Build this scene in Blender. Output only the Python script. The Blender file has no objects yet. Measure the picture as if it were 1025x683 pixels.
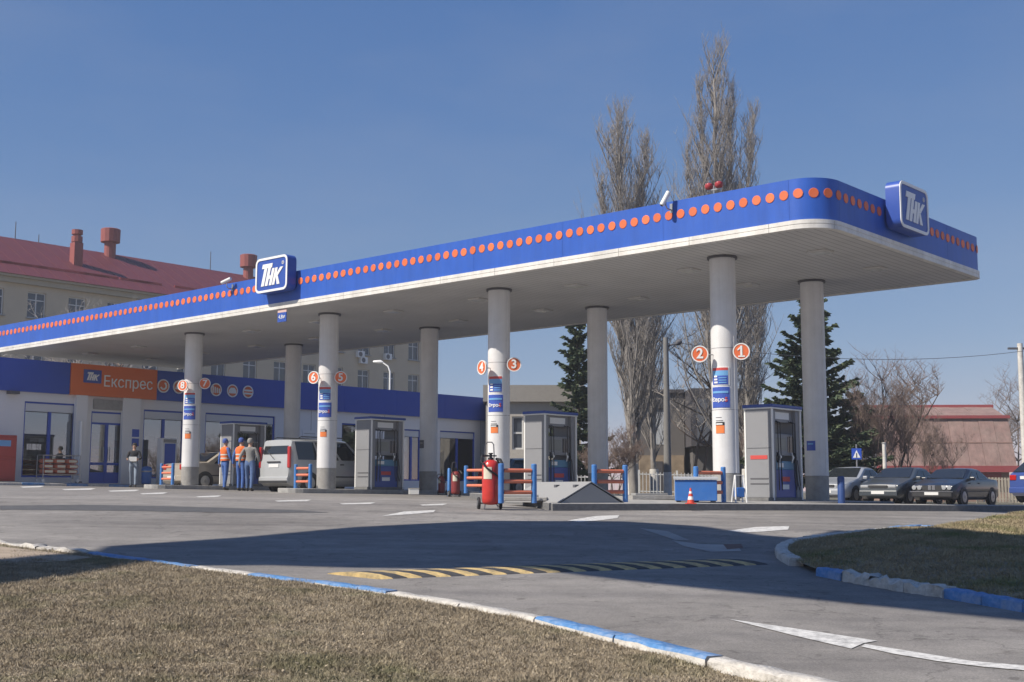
import bpy, math, random
import numpy as np
from mathutils import Matrix, Vector
random.seed(7); rng = np.random.default_rng(7)
scene = bpy.context.scene
col = scene.collection
# ------------------------------------------------------------------ camera
F, PITCH, ROLL, EYE = 1218.26, 0.1217, -0.0017, 1.6
RIGHT = Vector((1, 0, 0)); FWD = Vector((0, math.cos(PITCH), math.sin(PITCH))); UP = Vector((0, -math.sin(PITCH), math.cos(PITCH)))
CR, SR = math.cos(ROLL), math.sin(ROLL)
cam_d = bpy.data.cameras.new('camera'); cam = bpy.data.objects.new('camera', cam_d); col.objects.link(cam)
_r = RIGHT*CR - UP*SR; _u = RIGHT*SR + UP*CR; _b = -FWD
cam.matrix_world = Matrix(((_r.x, _u.x, _b.x, 0), (_r.y, _u.y, _b.y, 0), (_r.z, _u.z, _b.z, EYE), (0, 0, 0, 1)))
cam_d.sensor_width = 36; cam_d.lens = 36*F/1025.0; cam_d.clip_end = 3000; cam_d.clip_start = 0.05
scene.camera = cam
# ------------------------------------------------------------------ sky, sun, exposure
PSI, ELEV = math.radians(63), math.radians(45)                    # sun: left of the view's back direction, and height
SUN = Vector((-math.sin(PSI)*math.cos(ELEV), -math.cos(PSI)*math.cos(ELEV), math.sin(ELEV)))
world = bpy.data.worlds.new('World'); scene.world = world; world.use_nodes = True
wn = world.node_tree.nodes; wl = world.node_tree.links
bg = wn['Background']; sky = wn.new('ShaderNodeTexSky'); sky.sky_type = 'NISHITA'; sky.sun_disc = False
sky.sun_elevation = ELEV; sky.sun_rotation = math.atan2(SUN.x, SUN.y)
sky.air_density = 1.0; sky.dust_density = 0.0; sky.ozone_density = 2.0; sky.altitude = 150
hsv = wn.new('ShaderNodeHueSaturation'); hsv.inputs['Saturation'].default_value = 0.9
wl.new(sky.outputs[0], hsv.inputs['Color'])
sep = wn.new('ShaderNodeSeparateColor'); cmb = wn.new('ShaderNodeCombineColor'); wl.new(hsv.outputs[0], sep.inputs[0])   # soft haze tone over the whole sky
for ch, g_, k_ in ((0, 1.14, .41), (1, .78, .778), (2, .44, 1.92)):
    pw = wn.new('ShaderNodeMath'); pw.operation = 'POWER'; pw.inputs[1].default_value = g_; wl.new(sep.outputs[ch], pw.inputs[0])
    ml = wn.new('ShaderNodeMath'); ml.operation = 'MULTIPLY'; ml.inputs[1].default_value = k_; wl.new(pw.outputs[0], ml.inputs[0]); wl.new(ml.outputs[0], cmb.inputs[ch])
wtc = wn.new('ShaderNodeTexCoord'); wmp = wn.new('ShaderNodeMapping'); wmp.inputs['Scale'].default_value = (2.2, 2.2, 7.0); wl.new(wtc.outputs['Generated'], wmp.inputs[0])   # faint cirrus
wno = wn.new('ShaderNodeTexNoise'); wno.inputs['Scale'].default_value = 1.6; wno.inputs['Detail'].default_value = 7; wno.inputs['Roughness'].default_value = .55; wl.new(wmp.outputs[0], wno.inputs['Vector'])
wmr = wn.new('ShaderNodeMapRange'); wmr.inputs[1].default_value = .45; wmr.inputs[2].default_value = .8; wmr.inputs[3].default_value = 0; wmr.inputs[4].default_value = .16; wl.new(wno.outputs[0], wmr.inputs[0])
wmx = wn.new('ShaderNodeMix'); wmx.data_type = 'RGBA'; wl.new(wmr.outputs[0], wmx.inputs['Factor']); wl.new(cmb.outputs[0], wmx.inputs['A']); wmx.inputs['B'].default_value = (3.0, 3.3, 4.0, 1); wl.new(wmx.outputs['Result'], bg.inputs[0]); bg.inputs[1].default_value = 0.089
sl = bpy.data.lights.new('sun', 'SUN'); sl.energy = 4.3; sl.angle = math.radians(0.53); sl.color = (1.0, 0.92, 0.81)
so = bpy.data.objects.new('sun', sl); col.objects.link(so); so.rotation_euler = SUN.to_track_quat('Z', 'Y').to_euler(); so.location = (-30, -10, 40)
vs = scene.view_settings; vs.view_transform = 'Standard'; vs.look = 'None'; vs.gamma = 1; vs.exposure = 0.5; vs.use_curve_mapping = False
scene.render.engine = 'CYCLES'
# ------------------------------------------------------------------ terrain and pixel helpers
def gz(x, y):
    xc = min(max(x, -40.0), 30.0); t = max(y/29.45, -0.6)
    if t > 0.8: t = 1 - 0.2*math.exp(-(t-0.8)/0.2)
    return EYE - 1.5 + t*(1.188 - 0.0193*(xc-5.17))
def ray(px, py):
    a, b = (px-512.5)/F, (341.5-py)/F
    x = CR*a + SR*b; y = -SR*a + CR*b
    return RIGHT*x + UP*y + FWD
def G(px, py, dz=0.0):
    d = ray(px, py); lo, t = 0.5, 1.0
    f = lambda t: EYE + d.z*t - gz(d.x*t, d.y*t) - dz
    while f(t) > 0 and t < 200: lo = t; t += 0.25
    hi = t
    for _ in range(40):
        mid = (lo+hi)/2
        if f(mid) > 0: lo = mid
        else: hi = mid
    return Vector((d.x*hi, d.y*hi, EYE + d.z*hi))
def AT(px, py, Y):
    d = ray(px, py); t = Y/d.y
    return Vector((d.x*t, Y, EYE + d.z*t))
def on_ground(px, Y, dz=0.0):
    p = AT(px, 491, Y); p.z = gz(p.x, p.y) + dz; return p
TH = -0.7251; A2 = Vector((math.cos(TH), math.sin(TH))); B2 = Vector((-math.sin(TH), math.cos(TH)))
SC = [0.0, 7.657, 15.146, 22.566]; ROW = 4.593                      # column spacing along and across the canopy
O2 = Vector((-11.707, 44.537))                                       # first front column of the canopy
def C(l, m, z=0.0):
    q = O2 + A2*l + B2*m; return Vector((q.x, q.y, z))
def LM(p):
    q = Vector((p.x, p.y)) - O2; return q.dot(A2), q.dot(B2)
def plane_hit(px, py, l):                                          # vertical plane l = const: returns (m, z)
    d = ray(px, py); o = -O2.dot(A2) - l                           # (t*d2 - O2).A2 = l
    t = (l + O2.dot(A2)) / (d.x*A2.x + d.y*A2.y)
    p = Vector((d.x*t, d.y*t)); return (p-O2).dot(B2), EYE + d.z*t
# ------------------------------------------------------------------ materials
MATS = {}
def M(name, color, rough=0.6, metal=0.0, var=0.0, vscale=8.0, bump=0.0, bscale=30.0, spec=0.5, coat=0.0, dirt=None, dscale=3.0, damt=0.4, emit=None, estr=0.0):
    if name in MATS: return MATS[name]
    m = bpy.data.materials.new(name); m.use_nodes = True; nt = m.node_tree; n = nt.nodes; l = nt.links
    p = n['Principled BSDF']; p.inputs['Roughness'].default_value = rough; p.inputs['Metallic'].default_value = metal
    p.inputs['Specular IOR Level'].default_value = spec; p.inputs['Coat Weight'].default_value = coat
    c = (*color, 1); p.inputs['Base Color'].default_value = c
    tc = n.new('ShaderNodeTexCoord'); out = None
    if var > 0:
        no = n.new('ShaderNodeTexNoise'); no.inputs['Scale'].default_value = vscale; no.inputs['Detail'].default_value = 6; no.inputs['Roughness'].default_value = 0.65
        l.new(tc.outputs['Object'], no.inputs['Vector'])
        mr = n.new('ShaderNodeMapRange'); mr.inputs[1].default_value = 0.25; mr.inputs[2].default_value = 0.75; mr.inputs[3].default_value = 1-var; mr.inputs[4].default_value = 1+var
        l.new(no.outputs[0], mr.inputs[0])
        mx = n.new('ShaderNodeMix'); mx.data_type = 'RGBA'; mx.blend_type = 'MULTIPLY'; mx.inputs['Factor'].default_value = 1
        mx.inputs['A'].default_value = c; l.new(mr.outputs[0], mx.inputs['B']); out = mx.outputs['Result']
    if dirt:
        no = n.new('ShaderNodeTexNoise'); no.inputs['Scale'].default_value = dscale; no.inputs['Detail'].default_value = 8; no.inputs['Roughness'].default_value = 0.7
        l.new(tc.outputs['Object'], no.inputs['Vector'])
        mr = n.new('ShaderNodeMapRange'); mr.inputs[1].default_value = 0.45; mr.inputs[2].default_value = 0.75; mr.inputs[3].default_value = 0; mr.inputs[4].default_value = damt
        l.new(no.outputs[0], mr.inputs[0])
        mx = n.new('ShaderNodeMix'); mx.data_type = 'RGBA'; l.new(mr.outputs[0], mx.inputs['Factor'])
        if out: l.new(out, mx.inputs['A'])
        else: mx.inputs['A'].default_value = c
        mx.inputs['B'].default_value = (*dirt, 1); out = mx.outputs['Result']
    if out: l.new(out, p.inputs['Base Color'])
    if bump > 0:
        no = n.new('ShaderNodeTexNoise'); no.inputs['Scale'].default_value = bscale; no.inputs['Detail'].default_value = 5
        l.new(tc.outputs['Object'], no.inputs['Vector'])
        bp = n.new('ShaderNodeBump'); bp.inputs['Strength'].default_value = bump; bp.inputs['Distance'].default_value = 0.02
        l.new(no.outputs[0], bp.inputs['Height']); l.new(bp.outputs[0], p.inputs['Normal'])
    if emit:
        p.inputs['Emission Color'].default_value = (*emit, 1); p.inputs['Emission Strength'].default_value = estr
    MATS[name] = m; return m
def glass_mat(name, tint=(0.5, 0.55, 0.6), clear=0.5, body=(0.02, 0.025, 0.03)):
    m = bpy.data.materials.new(name); m.use_nodes = True; nt = m.node_tree; n = nt.nodes; l = nt.links
    p = n['Principled BSDF']; p.inputs['Base Color'].default_value = (*body, 1); p.inputs['Roughness'].default_value = 0.04
    p.inputs['Specular IOR Level'].default_value = 0.6
    tr = n.new('ShaderNodeBsdfTransparent'); tr.inputs[0].default_value = (*tint, 1)
    gl = n.new('ShaderNodeBsdfGlossy'); gl.inputs['Roughness'].default_value = 0.02; gl.inputs['Color'].default_value = (0.85, 0.87, 0.9, 1)
    mx = n.new('ShaderNodeMixShader'); fr = n.new('ShaderNodeFresnel'); fr.inputs[0].default_value = 1.45
    ma = n.new('ShaderNodeMath'); ma.operation = 'MULTIPLY_ADD'; ma.inputs[1].default_value = clear; ma.inputs[2].default_value = 1-clear
    l.new(fr.outputs[0], ma.inputs[0]); l.new(ma.outputs[0], mx.inputs[0]); l.new(tr.outputs[0], mx.inputs[1]); l.new(gl.outputs[0], mx.inputs[2])
    l.new(mx.outputs[0], n['Material Output'].inputs[0]); MATS[name] = m; return m
# ------------------------------------------------------------------ mesh builder
class MB:
    def __init__(s): s.v = []; s.f = []; s.mi = []; s.cm = 0; s.X = None
    def _add(s, vs, fs):
        k = len(s.v)
        if s.X is not None: vs = [tuple(s.X @ Vector(p)) for p in vs]
        s.v += [tuple(p) for p in vs]; s.f += [tuple(i+k for i in f) for f in fs]; s.mi += [s.cm]*len(fs); return s
    def box(s, x0, x1, y0, y1, z0, z1):
        return s._add([(x0,y0,z0),(x1,y0,z0),(x1,y1,z0),(x0,y1,z0),(x0,y0,z1),(x1,y0,z1),(x1,y1,z1),(x0,y1,z1)],
                      [(3,2,1,0),(4,5,6,7),(0,1,5,4),(1,2,6,5),(2,3,7,6),(3,0,4,7)])
    def cyl(s, p0, p1, r0, r1=None, n=16, caps=True):
        r1 = r0 if r1 is None else r1; p0 = Vector(p0); p1 = Vector(p1); d = (p1-p0).normalized()
        u = d.orthogonal().normalized(); w = d.cross(u); vs = []
        for p, r in ((p0, r0), (p1, r1)):
            for i in range(n):
                a = 2*math.pi*i/n; vs.append(p + u*(r*math.cos(a)) + w*(r*math.sin(a)))
        fs = [(i, (i+1) % n, n+(i+1) % n, n+i) for i in range(n)]
        if caps: fs += [tuple(reversed(range(n))), tuple(range(n, 2*n))]
        return s._add(vs, fs)
    def tube(s, pts, r, n=8):
        pts = [Vector(p) for p in pts]; vs = []; fs = []; u = None
        rs = r if isinstance(r, (list, tuple)) else [r]*len(pts)
        for i, p in enumerate(pts):
            d = (pts[min(i+1, len(pts)-1)] - pts[max(i-1, 0)]).normalized()
            u = d.orthogonal().normalized() if u is None else (u - d*u.dot(d)).normalized()
            w = d.cross(u)
            for k in range(n):
                a = 2*math.pi*k/n; vs.append(p + u*(rs[i]*math.cos(a)) + w*(rs[i]*math.sin(a)))
        for i in range(len(pts)-1):
            for k in range(n): fs.append((i*n+k, i*n+(k+1) % n, (i+1)*n+(k+1) % n, (i+1)*n+k))
        fs += [tuple(reversed(range(n))), tuple(range((len(pts)-1)*n, len(pts)*n))]
        return s._add(vs, fs)
    def lathe(s, prof, n=20, c=(0, 0, 0), axis='z', caps=True):
        vs = []; fs = []
        for (r, z) in prof:
            for i in range(n):
                a = 2*math.pi*i/n; x, y = r*math.cos(a), r*math.sin(a)
                q = (x, y, z) if axis == 'z' else ((z, x, y) if axis == 'x' else (y, z, x))
                vs.append((c[0]+q[0], c[1]+q[1], c[2]+q[2]))
        for j in range(len(prof)-1):
            for i in range(n): fs.append((j*n+i, j*n+(i+1) % n, (j+1)*n+(i+1) % n, (j+1)*n+i))
        if caps and prof[0][0] > 1e-4: fs.append(tuple(reversed(range(n))))
        if caps and prof[-1][0] > 1e-4: fs.append(tuple(range((len(prof)-1)*n, len(prof)*n)))
        return s._add(vs, fs)
    def prism(s, pts, z0, z1):                                      # 2D polygon in xy
        n = len(pts); vs = [(p[0], p[1], z0) for p in pts] + [(p[0], p[1], z1) for p in pts]
        return s._add(vs, [tuple(reversed(range(n))), tuple(range(n, 2*n))] + [(i, (i+1) % n, n+(i+1) % n, n+i) for i in range(n)])
    def prism3(s, pts, off):                                        # 3D polygon, extruded by a vector
        n = len(pts); off = Vector(off); vs = [Vector(p) for p in pts] + [Vector(p)+off for p in pts]
        return s._add(vs, [tuple(reversed(range(n))), tuple(range(n, 2*n))] + [(i, (i+1) % n, n+(i+1) % n, n+i) for i in range(n)])
    def mesh(s, name, smooth=False, angle=40):
        me = bpy.data.meshes.new(name); me.from_pydata(s.v, [], s.f)
        if any(s.mi): me.polygons.foreach_set('material_index', s.mi)
        if smooth:
            me.polygons.foreach_set('use_smooth', [True]*len(me.polygons)); me.set_sharp_from_angle(angle=math.radians(angle))
        me.update(); return me
    def build(s, name, mat, parent=None, smooth=False, bevel=0, loc=None, rz=0, angle=40):
        return mk(name, s.mesh(name, smooth, angle), mat, parent, bevel, loc, rz)
def mk(name, me, mat, parent=None, bevel=0, loc=None, rz=0):
    o = bpy.data.objects.new(name, me); col.objects.link(o)
    if mat is not None and len(me.materials) == 0:
        for mm in (mat if isinstance(mat, (list, tuple)) else [mat]): me.materials.append(mm)
    if parent: o.parent = parent
    if loc is not None: o.location = loc
    o.rotation_euler[2] = rz
    if bevel:
        b = o.modifiers.new('bevel', 'BEVEL'); b.width = bevel; b.segments = 2; b.limit_method = 'ANGLE'; b.angle_limit = math.radians(40)
    return o
def tag(o, label=None, cat=None, group=None, kind=None):
    if label: o['label'] = label
    if cat: o['category'] = cat
    if group: o['group'] = group
    if kind: o['kind'] = kind
    return o
def thing(name, label, cat, loc=(0, 0, 0), rz=0.0, group=None):
    o = bpy.data.objects.new(name, None); col.objects.link(o); o.location = loc; o.rotation_euler[2] = rz; o.empty_display_size = 0.2
    return tag(o, label, cat, group)
def dup(root, loc, rz, label=None):
    def cp(o, par):
        c = o.copy(); col.objects.link(c); c.parent = par
        for ch in o.children: cp(ch, c)
        return c
    r = cp(root, None); r.location = loc; r.rotation_euler[2] = rz
    if label: r['label'] = label
    return r
def np_mesh(name, V, Fc, mat, parent=None, smooth=False):           # Fc: (n,k) int array
    me = bpy.data.meshes.new(name); nv = len(V); nf, k = Fc.shape
    me.vertices.add(nv); me.vertices.foreach_set('co', np.asarray(V, np.float32).ravel())
    me.loops.add(nf*k); me.loops.foreach_set('vertex_index', Fc.astype(np.int32).ravel())
    me.polygons.add(nf); me.polygons.foreach_set('loop_start', np.arange(0, nf*k, k, dtype=np.int32))
    me.polygons.foreach_set('loop_total', np.full(nf, k, np.int32))
    if smooth: me.polygons.foreach_set('use_smooth', np.ones(nf, bool))
    me.update(calc_edges=True); me.validate()
    return mk(name, me, mat, parent)
def text_mesh(s, size=1.0, extrude=0.01, shear=0.0, offset=0.0, align='CENTER'):
    c = bpy.data.curves.new('txt', 'FONT'); c.body = s; c.size = size; c.extrude = extrude; c.shear = shear; c.offset = offset
    c.align_x = align; c.align_y = 'CENTER'; c.resolution_u = 4
    o = bpy.data.objects.new('txt', c); col.objects.link(o)
    me = bpy.data.meshes.new_from_object(o.evaluated_get(bpy.context.evaluated_depsgraph_get()))
    bpy.data.objects.remove(o); bpy.data.curves.remove(c); me.materials.clear(); return me
def place_text(name, s, size, mat, parent, loc, right, up, **kw):   # text lying on a surface
    o = mk(name, text_mesh(s, size, **kw), mat, parent)
    r = Vector(right).normalized(); u = Vector(up).normalized(); n = r.cross(u)
    o.matrix_local = Matrix(((r.x, u.x, n.x, loc[0]), (r.y, u.y, n.y, loc[1]), (r.z, u.z, n.z, loc[2]), (0, 0, 0, 1))); return o
def rounded_rect(w, h, r, n=5):
    pts = []
    for cx, cy, a0 in ((w/2-r, h/2-r, 0), (-w/2+r, h/2-r, 90), (-w/2+r, -h/2+r, 180), (w/2-r, -h/2+r, 270)):
        for i in range(n+1):
            a = math.radians(a0 + 90*i/n); pts.append((cx + r*math.cos(a), cy + r*math.sin(a)))
    return pts
# ------------------------------------------------------------------ ground
def asphalt_mat():
    m = bpy.data.materials.new('asphalt'); m.use_nodes = True; nt = m.node_tree; n = nt.nodes; l = nt.links; p = n['Principled BSDF']
    tc = n.new('ShaderNodeTexCoord')
    def noise(sc, det=6, ro=0.6, stretch=None):
        t = n.new('ShaderNodeTexNoise'); t.inputs['Scale'].default_value = sc; t.inputs['Detail'].default_value = det; t.inputs['Roughness'].default_value = ro
        if stretch:
            mp = n.new('ShaderNodeMapping'); mp.inputs['Scale'].default_value = stretch; mp.inputs['Rotation'].default_value = (0, 0, -TH)
            l.new(tc.outputs['Object'], mp.inputs[0]); l.new(mp.outputs[0], t.inputs['Vector'])
        else: l.new(tc.outputs['Object'], t.inputs['Vector'])
        return t.outputs[0]
    def ramp(src, a, b, c0, c1):
        r = n.new('ShaderNodeValToRGB'); r.color_ramp.elements[0].position = a; r.color_ramp.elements[1].position = b
        r.color_ramp.elements[0].color = (*c0, 1); r.color_ramp.elements[1].color = (*c1, 1); l.new(src, r.inputs[0]); return r.outputs[0]
    def mul(a, b, f=1.0):
        x = n.new('ShaderNodeMix'); x.data_type = 'RGBA'; x.blend_type = 'MULTIPLY'; x.inputs['Factor'].default_value = f; l.new(a, x.inputs['A']); l.new(b, x.inputs['B']); return x.outputs['Result']
    base = ramp(noise(0.22, 8, 0.62), 0.3, 0.72, (0.175, 0.165, 0.156), (0.31, 0.295, 0.28))
    fine = ramp(noise(60, 4, 0.85), 0.25, 0.75, (0.5, 0.5, 0.51), (1.45, 1.44, 1.41))
    mid = ramp(noise(2.6, 7, 0.7), 0.3, 0.7, (0.80, 0.80, 0.80), (1.15, 1.14, 1.13))
    worn = ramp(noise(0.5, 5, 0.55, (0.35, 3.2, 1)), 0.42, 0.66, (1.05, 1.05, 1.04), (0.82, 0.82, 0.83))
    stain = ramp(noise(1.1, 6, 0.75), 0.60, 0.70, (1, 1, 1), (0.62, 0.61, 0.60))
    drip = ramp(noise(5.5, 3, 0.5), 0.66, 0.72, (1, 1, 1), (0.66, 0.65, 0.64))
    vo = n.new('ShaderNodeTexVoronoi'); vo.feature = 'DISTANCE_TO_EDGE'; vo.inputs['Scale'].default_value = 0.32
    ns = n.new('ShaderNodeTexNoise'); ns.inputs['Scale'].default_value = 1.4; ns.inputs['Detail'].default_value = 8; l.new(tc.outputs['Object'], ns.inputs['Vector'])
    ad = n.new('ShaderNodeMix'); ad.data_type = 'RGBA'; ad.blend_type = 'LINEAR_LIGHT'; ad.inputs['Factor'].default_value = 0.9
    l.new(tc.outputs['Object'], ad.inputs['A']); l.new(ns.outputs['Color'], ad.inputs['B']); l.new(ad.outputs['Result'], vo.inputs['Vector'])
    crack = ramp(vo.outputs['Distance'], 0.002, 0.006, (0.55, 0.55, 0.55), (1, 1, 1))
    c = mul(mul(mul(mul(mul(mul(base, fine), mid), worn), stain), drip), crack, 0.75)
    l.new(c, p.inputs['Base Color']); p.inputs['Roughness'].default_value = 0.88; p.inputs['Specular IOR Level'].default_value = 0.3
    bp = n.new('ShaderNodeBump'); bp.inputs['Strength'].default_value = 0.5; bp.inputs['Distance'].default_value = 0.012
    l.new(noise(80, 4, 0.7), bp.inputs['Height']); l.new(bp.outputs[0], p.inputs['Normal'])
    return m
ASPH = asphalt_mat()
xs = np.concatenate([np.linspace(-700, -60, 9)[:-1], np.arange(-60, 60, 1.5), np.linspace(60, 700, 9)])
ys = np.concatenate([np.linspace(-60, -4, 8)[:-1], np.arange(-4, 60, 0.75), np.linspace(60, 1200, 14)])
V = np.array([(x, y, gz(x, y)) for y in ys for x in xs]); nx, ny = len(xs), len(ys)
ii = np.array([(j*nx+i, j*nx+i+1, (j+1)*nx+i+1, (j+1)*nx+i) for j in range(ny-1) for i in range(nx-1)])
tag(np_mesh('ground', V, ii, ASPH, smooth=True), kind='structure')
# far soil and lawn behind the station, a sheet just above the ground
SOIL = M('soil', (0.13, 0.115, 0.08), 0.95, var=0.45, vscale=1.5, bump=0.6, bscale=12, dirt=(0.07, 0.09, 0.03), dscale=0.35, damt=0.7)
def sheet(name, pts, dz, mat, step=2.0, kind='structure'):
    # polygon laid on the terrain, cut into a fan of small quads by bilinear map of 4 corners
    a, b, c, d = [Vector((p[0], p[1])) for p in pts]
    n1 = max(2, int(max((b-a).length, (c-d).length)/step)); n2 = max(2, int(max((d-a).length, (c-b).length)/step)); V = []; Fq = []
    for j in range(n2+1):
        for i in range(n1+1):
            u, v = i/n1, j/n2; q = (a*(1-u)+b*u)*(1-v) + (d*(1-u)+c*u)*v; V.append((q.x, q.y, gz(q.x, q.y)+dz))
    for j in range(n2):
        for i in range(n1): Fq.append((j*(n1+1)+i, j*(n1+1)+i+1, (j+1)*(n1+1)+i+1, (j+1)*(n1+1)+i))
    o = np_mesh(name, np.array(V), np.array(Fq), mat, smooth=True); return tag(o, kind=kind)
sheet('far_ground', [(2, 51), (120, 51), (260, 400), (2, 400)], 0.012, SOIL, 8)
sheet('far_ground', [(-250, 92), (-1, 62), (-1, 400), (-250, 400)], 0.012, SOIL, 8)
# ------------------------------------------------------------------ kerbs and lawns
WHITE_K = M('kerb_white_paint', (0.56, 0.53, 0.48), 0.85, var=0.2, vscale=14, bump=0.7, bscale=40, dirt=(0.26, 0.24, 0.21), dscale=9, damt=0.85)
BLUE_K = M('kerb_blue_paint', (0.085, 0.23, 0.48), 0.75, var=0.25, vscale=14, bump=0.6, bscale=40, dirt=(0.34, 0.36, 0.40), dscale=7, damt=0.85)
CONC = M('concrete', (0.36, 0.35, 0.33), 0.9, var=0.18, vscale=6, bump=0.5, bscale=40, dirt=(0.17, 0.16, 0.15), dscale=4, damt=0.6)
DCONC = M('dark_concrete', (0.17, 0.17, 0.17), 0.9, var=0.2, vscale=6, bump=0.4, bscale=40, dirt=(0.08, 0.08, 0.08), dscale=4, damt=0.6)
DARK_FACE = M('dark_side_concrete', (0.15, 0.15, 0.15), 0.9, var=0.25, vscale=10, bump=0.6, bscale=30)  # platform sides, an even grey darker than the top
def resample(pts, step):
    pts = [Vector(p) for p in pts]; out = [pts[0]]; rest = step
    for p, q in zip(pts, pts[1:]):
        L = (q-p).length; s = rest
        while s <= L: out.append(p.lerp(q, s/L)); s += step
        rest = s - L
    return out
def smooth_poly(pts, k=6):                                          # Catmull-Rom
    P = [Vector((p[0], p[1])) for p in pts]; P = [P[0]*2-P[1]] + P + [P[-1]*2-P[-2]]; out = []
    for i in range(1, len(P)-2):
        for j in range(k):
            t = j/k; a, b, c, d = P[i-1:i+3]
            out.append(0.5*((2*b) + (c-a)*t + (2*a-5*b+4*c-d)*t*t + (3*b-a-3*c+d)*t**3))
    out.append(P[-2]); return out
def stone_mesh(name, mats, L, w=0.165, h=0.10, seed=0, rough=0.006):
    r = random.Random(seed); mb = MB(); ch = 0.018; n = 7
    prof = [(-w/2, -0.12), (-w/2, h-ch), (-w/2+ch, h), (w/2-ch, h), (w/2, h-ch), (w/2, -0.12)]
    V = []
    for i in range(n+1):
        x = -L/2 + L*i/n
        for (y, z) in prof: V.append((x, y + r.uniform(-rough, rough), z + r.uniform(-rough, rough)*(z > 0)))
    k = len(prof); Fq = [(i*k+j, i*k+j+1, (i+1)*k+j+1, (i+1)*k+j) for i in range(n) for j in range(k-1)]
    Fq += [tuple(range(k))[::-1], tuple(n*k+j for j in range(k))]
    mb._add([(a, -b, c) for a, b, c in V], Fq); me = mb.mesh(name, True, 50)
    for m in (mats if isinstance(mats, (list, tuple)) else [mats]): me.materials.append(m)
    if isinstance(mats, (list, tuple)):
        for p in me.polygons:
            if p.normal.z < 0.4 and p.normal.y < 0: p.material_index = 1
    return me
KS = 0.98
STONES = {}
def stone(kind, var, L=KS):
    k = (kind, var, L)
    if k not in STONES:
        STONES[k] = stone_mesh('kerb_stone', {'w': WHITE_K, 'b': [BLUE_K, WHITE_K], 'B': BLUE_K, 'c': CONC, 'x': WHITE_K}[kind], L, seed=ord(kind)*3+var, rough={'x': 0.03}.get(kind, 0.006))
    return STONES[k]
def kerb(name, pts, pattern, dz=0.0, flip=1, step=1.0):
    root = bpy.data.objects.new(name, None); col.objects.link(root); tag(root, kind='structure'); root.location = (pts[0].x, pts[0].y, gz(pts[0].x, pts[0].y))
    rs = resample([Vector((p.x, p.y, 0)) for p in pts], step)
    for i, (a, b) in enumerate(zip(rs, rs[1:])):
        kd = pattern(i, (a+b)/2)
        if kd is None: continue
        A = Vector((a.x, a.y, gz(a.x, a.y)+dz)); B = Vector((b.x, b.y, gz(b.x, b.y)+dz)); d = (B-A).normalized()*flip
        s = Vector((0, 0, 1)).cross(d).normalized(); u = d.cross(s); c = (A+B)/2 + Vector((0, 0, random.uniform(-.008, .006)))
        o = mk('kerb_stone', stone(kd, i % 3, step*.98), None, root)
        o.matrix_local = Matrix.Translation(-root.location) @ Matrix(((d.x, s.x, u.x, c.x), (d.y, s.y, u.y, c.y), (d.z, s.z, u.z, c.z), (0, 0, 0, 1)))
    return rs
near_px = [(-260, 512), (-120, 524), (0, 540), (60, 546), (110, 552), (165, 559), (250, 570), (340, 581), (420, 592), (520, 609), (600, 626), (690, 647), (780, 667), (860, 684), (960, 712), (1080, 750)]
near_pts = smooth_poly([G(x, y, 0.13) for x, y in near_px])
PXP = lambda p: 512.5 + F*p.x/(p.y*math.cos(PITCH)+(gz(p.x, p.y)-EYE)*math.sin(PITCH))
def near_pat(i, p):
    x = PXP(p)
    for a, b, k in ((-999, 92, 'x'), (92, 172, 'b'), (172, 235, 'w'), (235, 385, 'b'), (385, 512, 'w'), (512, 690, 'b'), (690, 852, 'w'), (852, 2000, 'b')):
        if a <= x < b: return k
kerb('near_kerb', near_pts, near_pat)
# ------------- grass
def grass_mat(name, c_dry, c_soil, c_green, gpos=0.55):
    m = bpy.data.materials.new(name); m.use_nodes = True; nt = m.node_tree; n = nt.nodes; l = nt.links; p = n['Principled BSDF']
    tc = n.new('ShaderNodeTexCoord')
    def noise(sc, det):
        t = n.new('ShaderNodeTexNoise'); t.inputs['Scale'].default_value = sc; t.inputs['Detail'].default_value = det; t.inputs['Roughness'].default_value = 0.65
        l.new(tc.outputs['Object'], t.inputs['Vector']); return t.outputs[0]
    def mix(f, a, b, lo, hi):
        mr = n.new('ShaderNodeMapRange'); mr.inputs[1].default_value = lo; mr.inputs[2].default_value = hi; l.new(f, mr.inputs[0])
        x = n.new('ShaderNodeMix'); x.data_type = 'RGBA'; l.new(mr.outputs[0], x.inputs['Factor'])
        for s, k in ((a, 'A'), (b, 'B')):
            if isinstance(s, tuple): x.inputs[k].default_value = (*s, 1)
            else: l.new(s, x.inputs[k])
        return x.outputs['Result']
    c = mix(noise(70, 2), c_dry, c_soil, 0.38, 0.62)
    c = mix(noise(0.9, 8), c, c_green, gpos-0.08, gpos+0.13)
    mr = n.new('ShaderNodeMapRange'); mr.inputs[1].default_value = .35; mr.inputs[2].default_value = .65; mr.inputs[3].default_value = .70; mr.inputs[4].default_value = 1.22; l.new(noise(5.5, 6), mr.inputs[0])
    x = n.new('ShaderNodeMix'); x.data_type = 'RGBA'; x.blend_type = 'MULTIPLY'; x.inputs['Factor'].default_value = 1; l.new(c, x.inputs['A']); l.new(mr.outputs[0], x.inputs['B']); c = x.outputs['Result']
    l.new(c, p.inputs['Base Color']); p.inputs['Roughness'].default_value = 0.9; p.inputs['Specular IOR Level'].default_value = 0.15
    return m
GRASS_SOIL = grass_mat('verge_soil', (0.30, 0.25, 0.18), (0.17, 0.14, 0.10), (0.12, 0.125, 0.06), 0.6)
GRASS = grass_mat('dry_grass', (0.42, 0.355, 0.255), (0.25, 0.205, 0.145), (0.17, 0.17, 0.085), 0.60)
GRASS2 = grass_mat('greener_grass', (0.42, 0.35, 0.22), (0.25, 0.20, 0.125), (0.16, 0.18, 0.07), 0.58)
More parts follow.
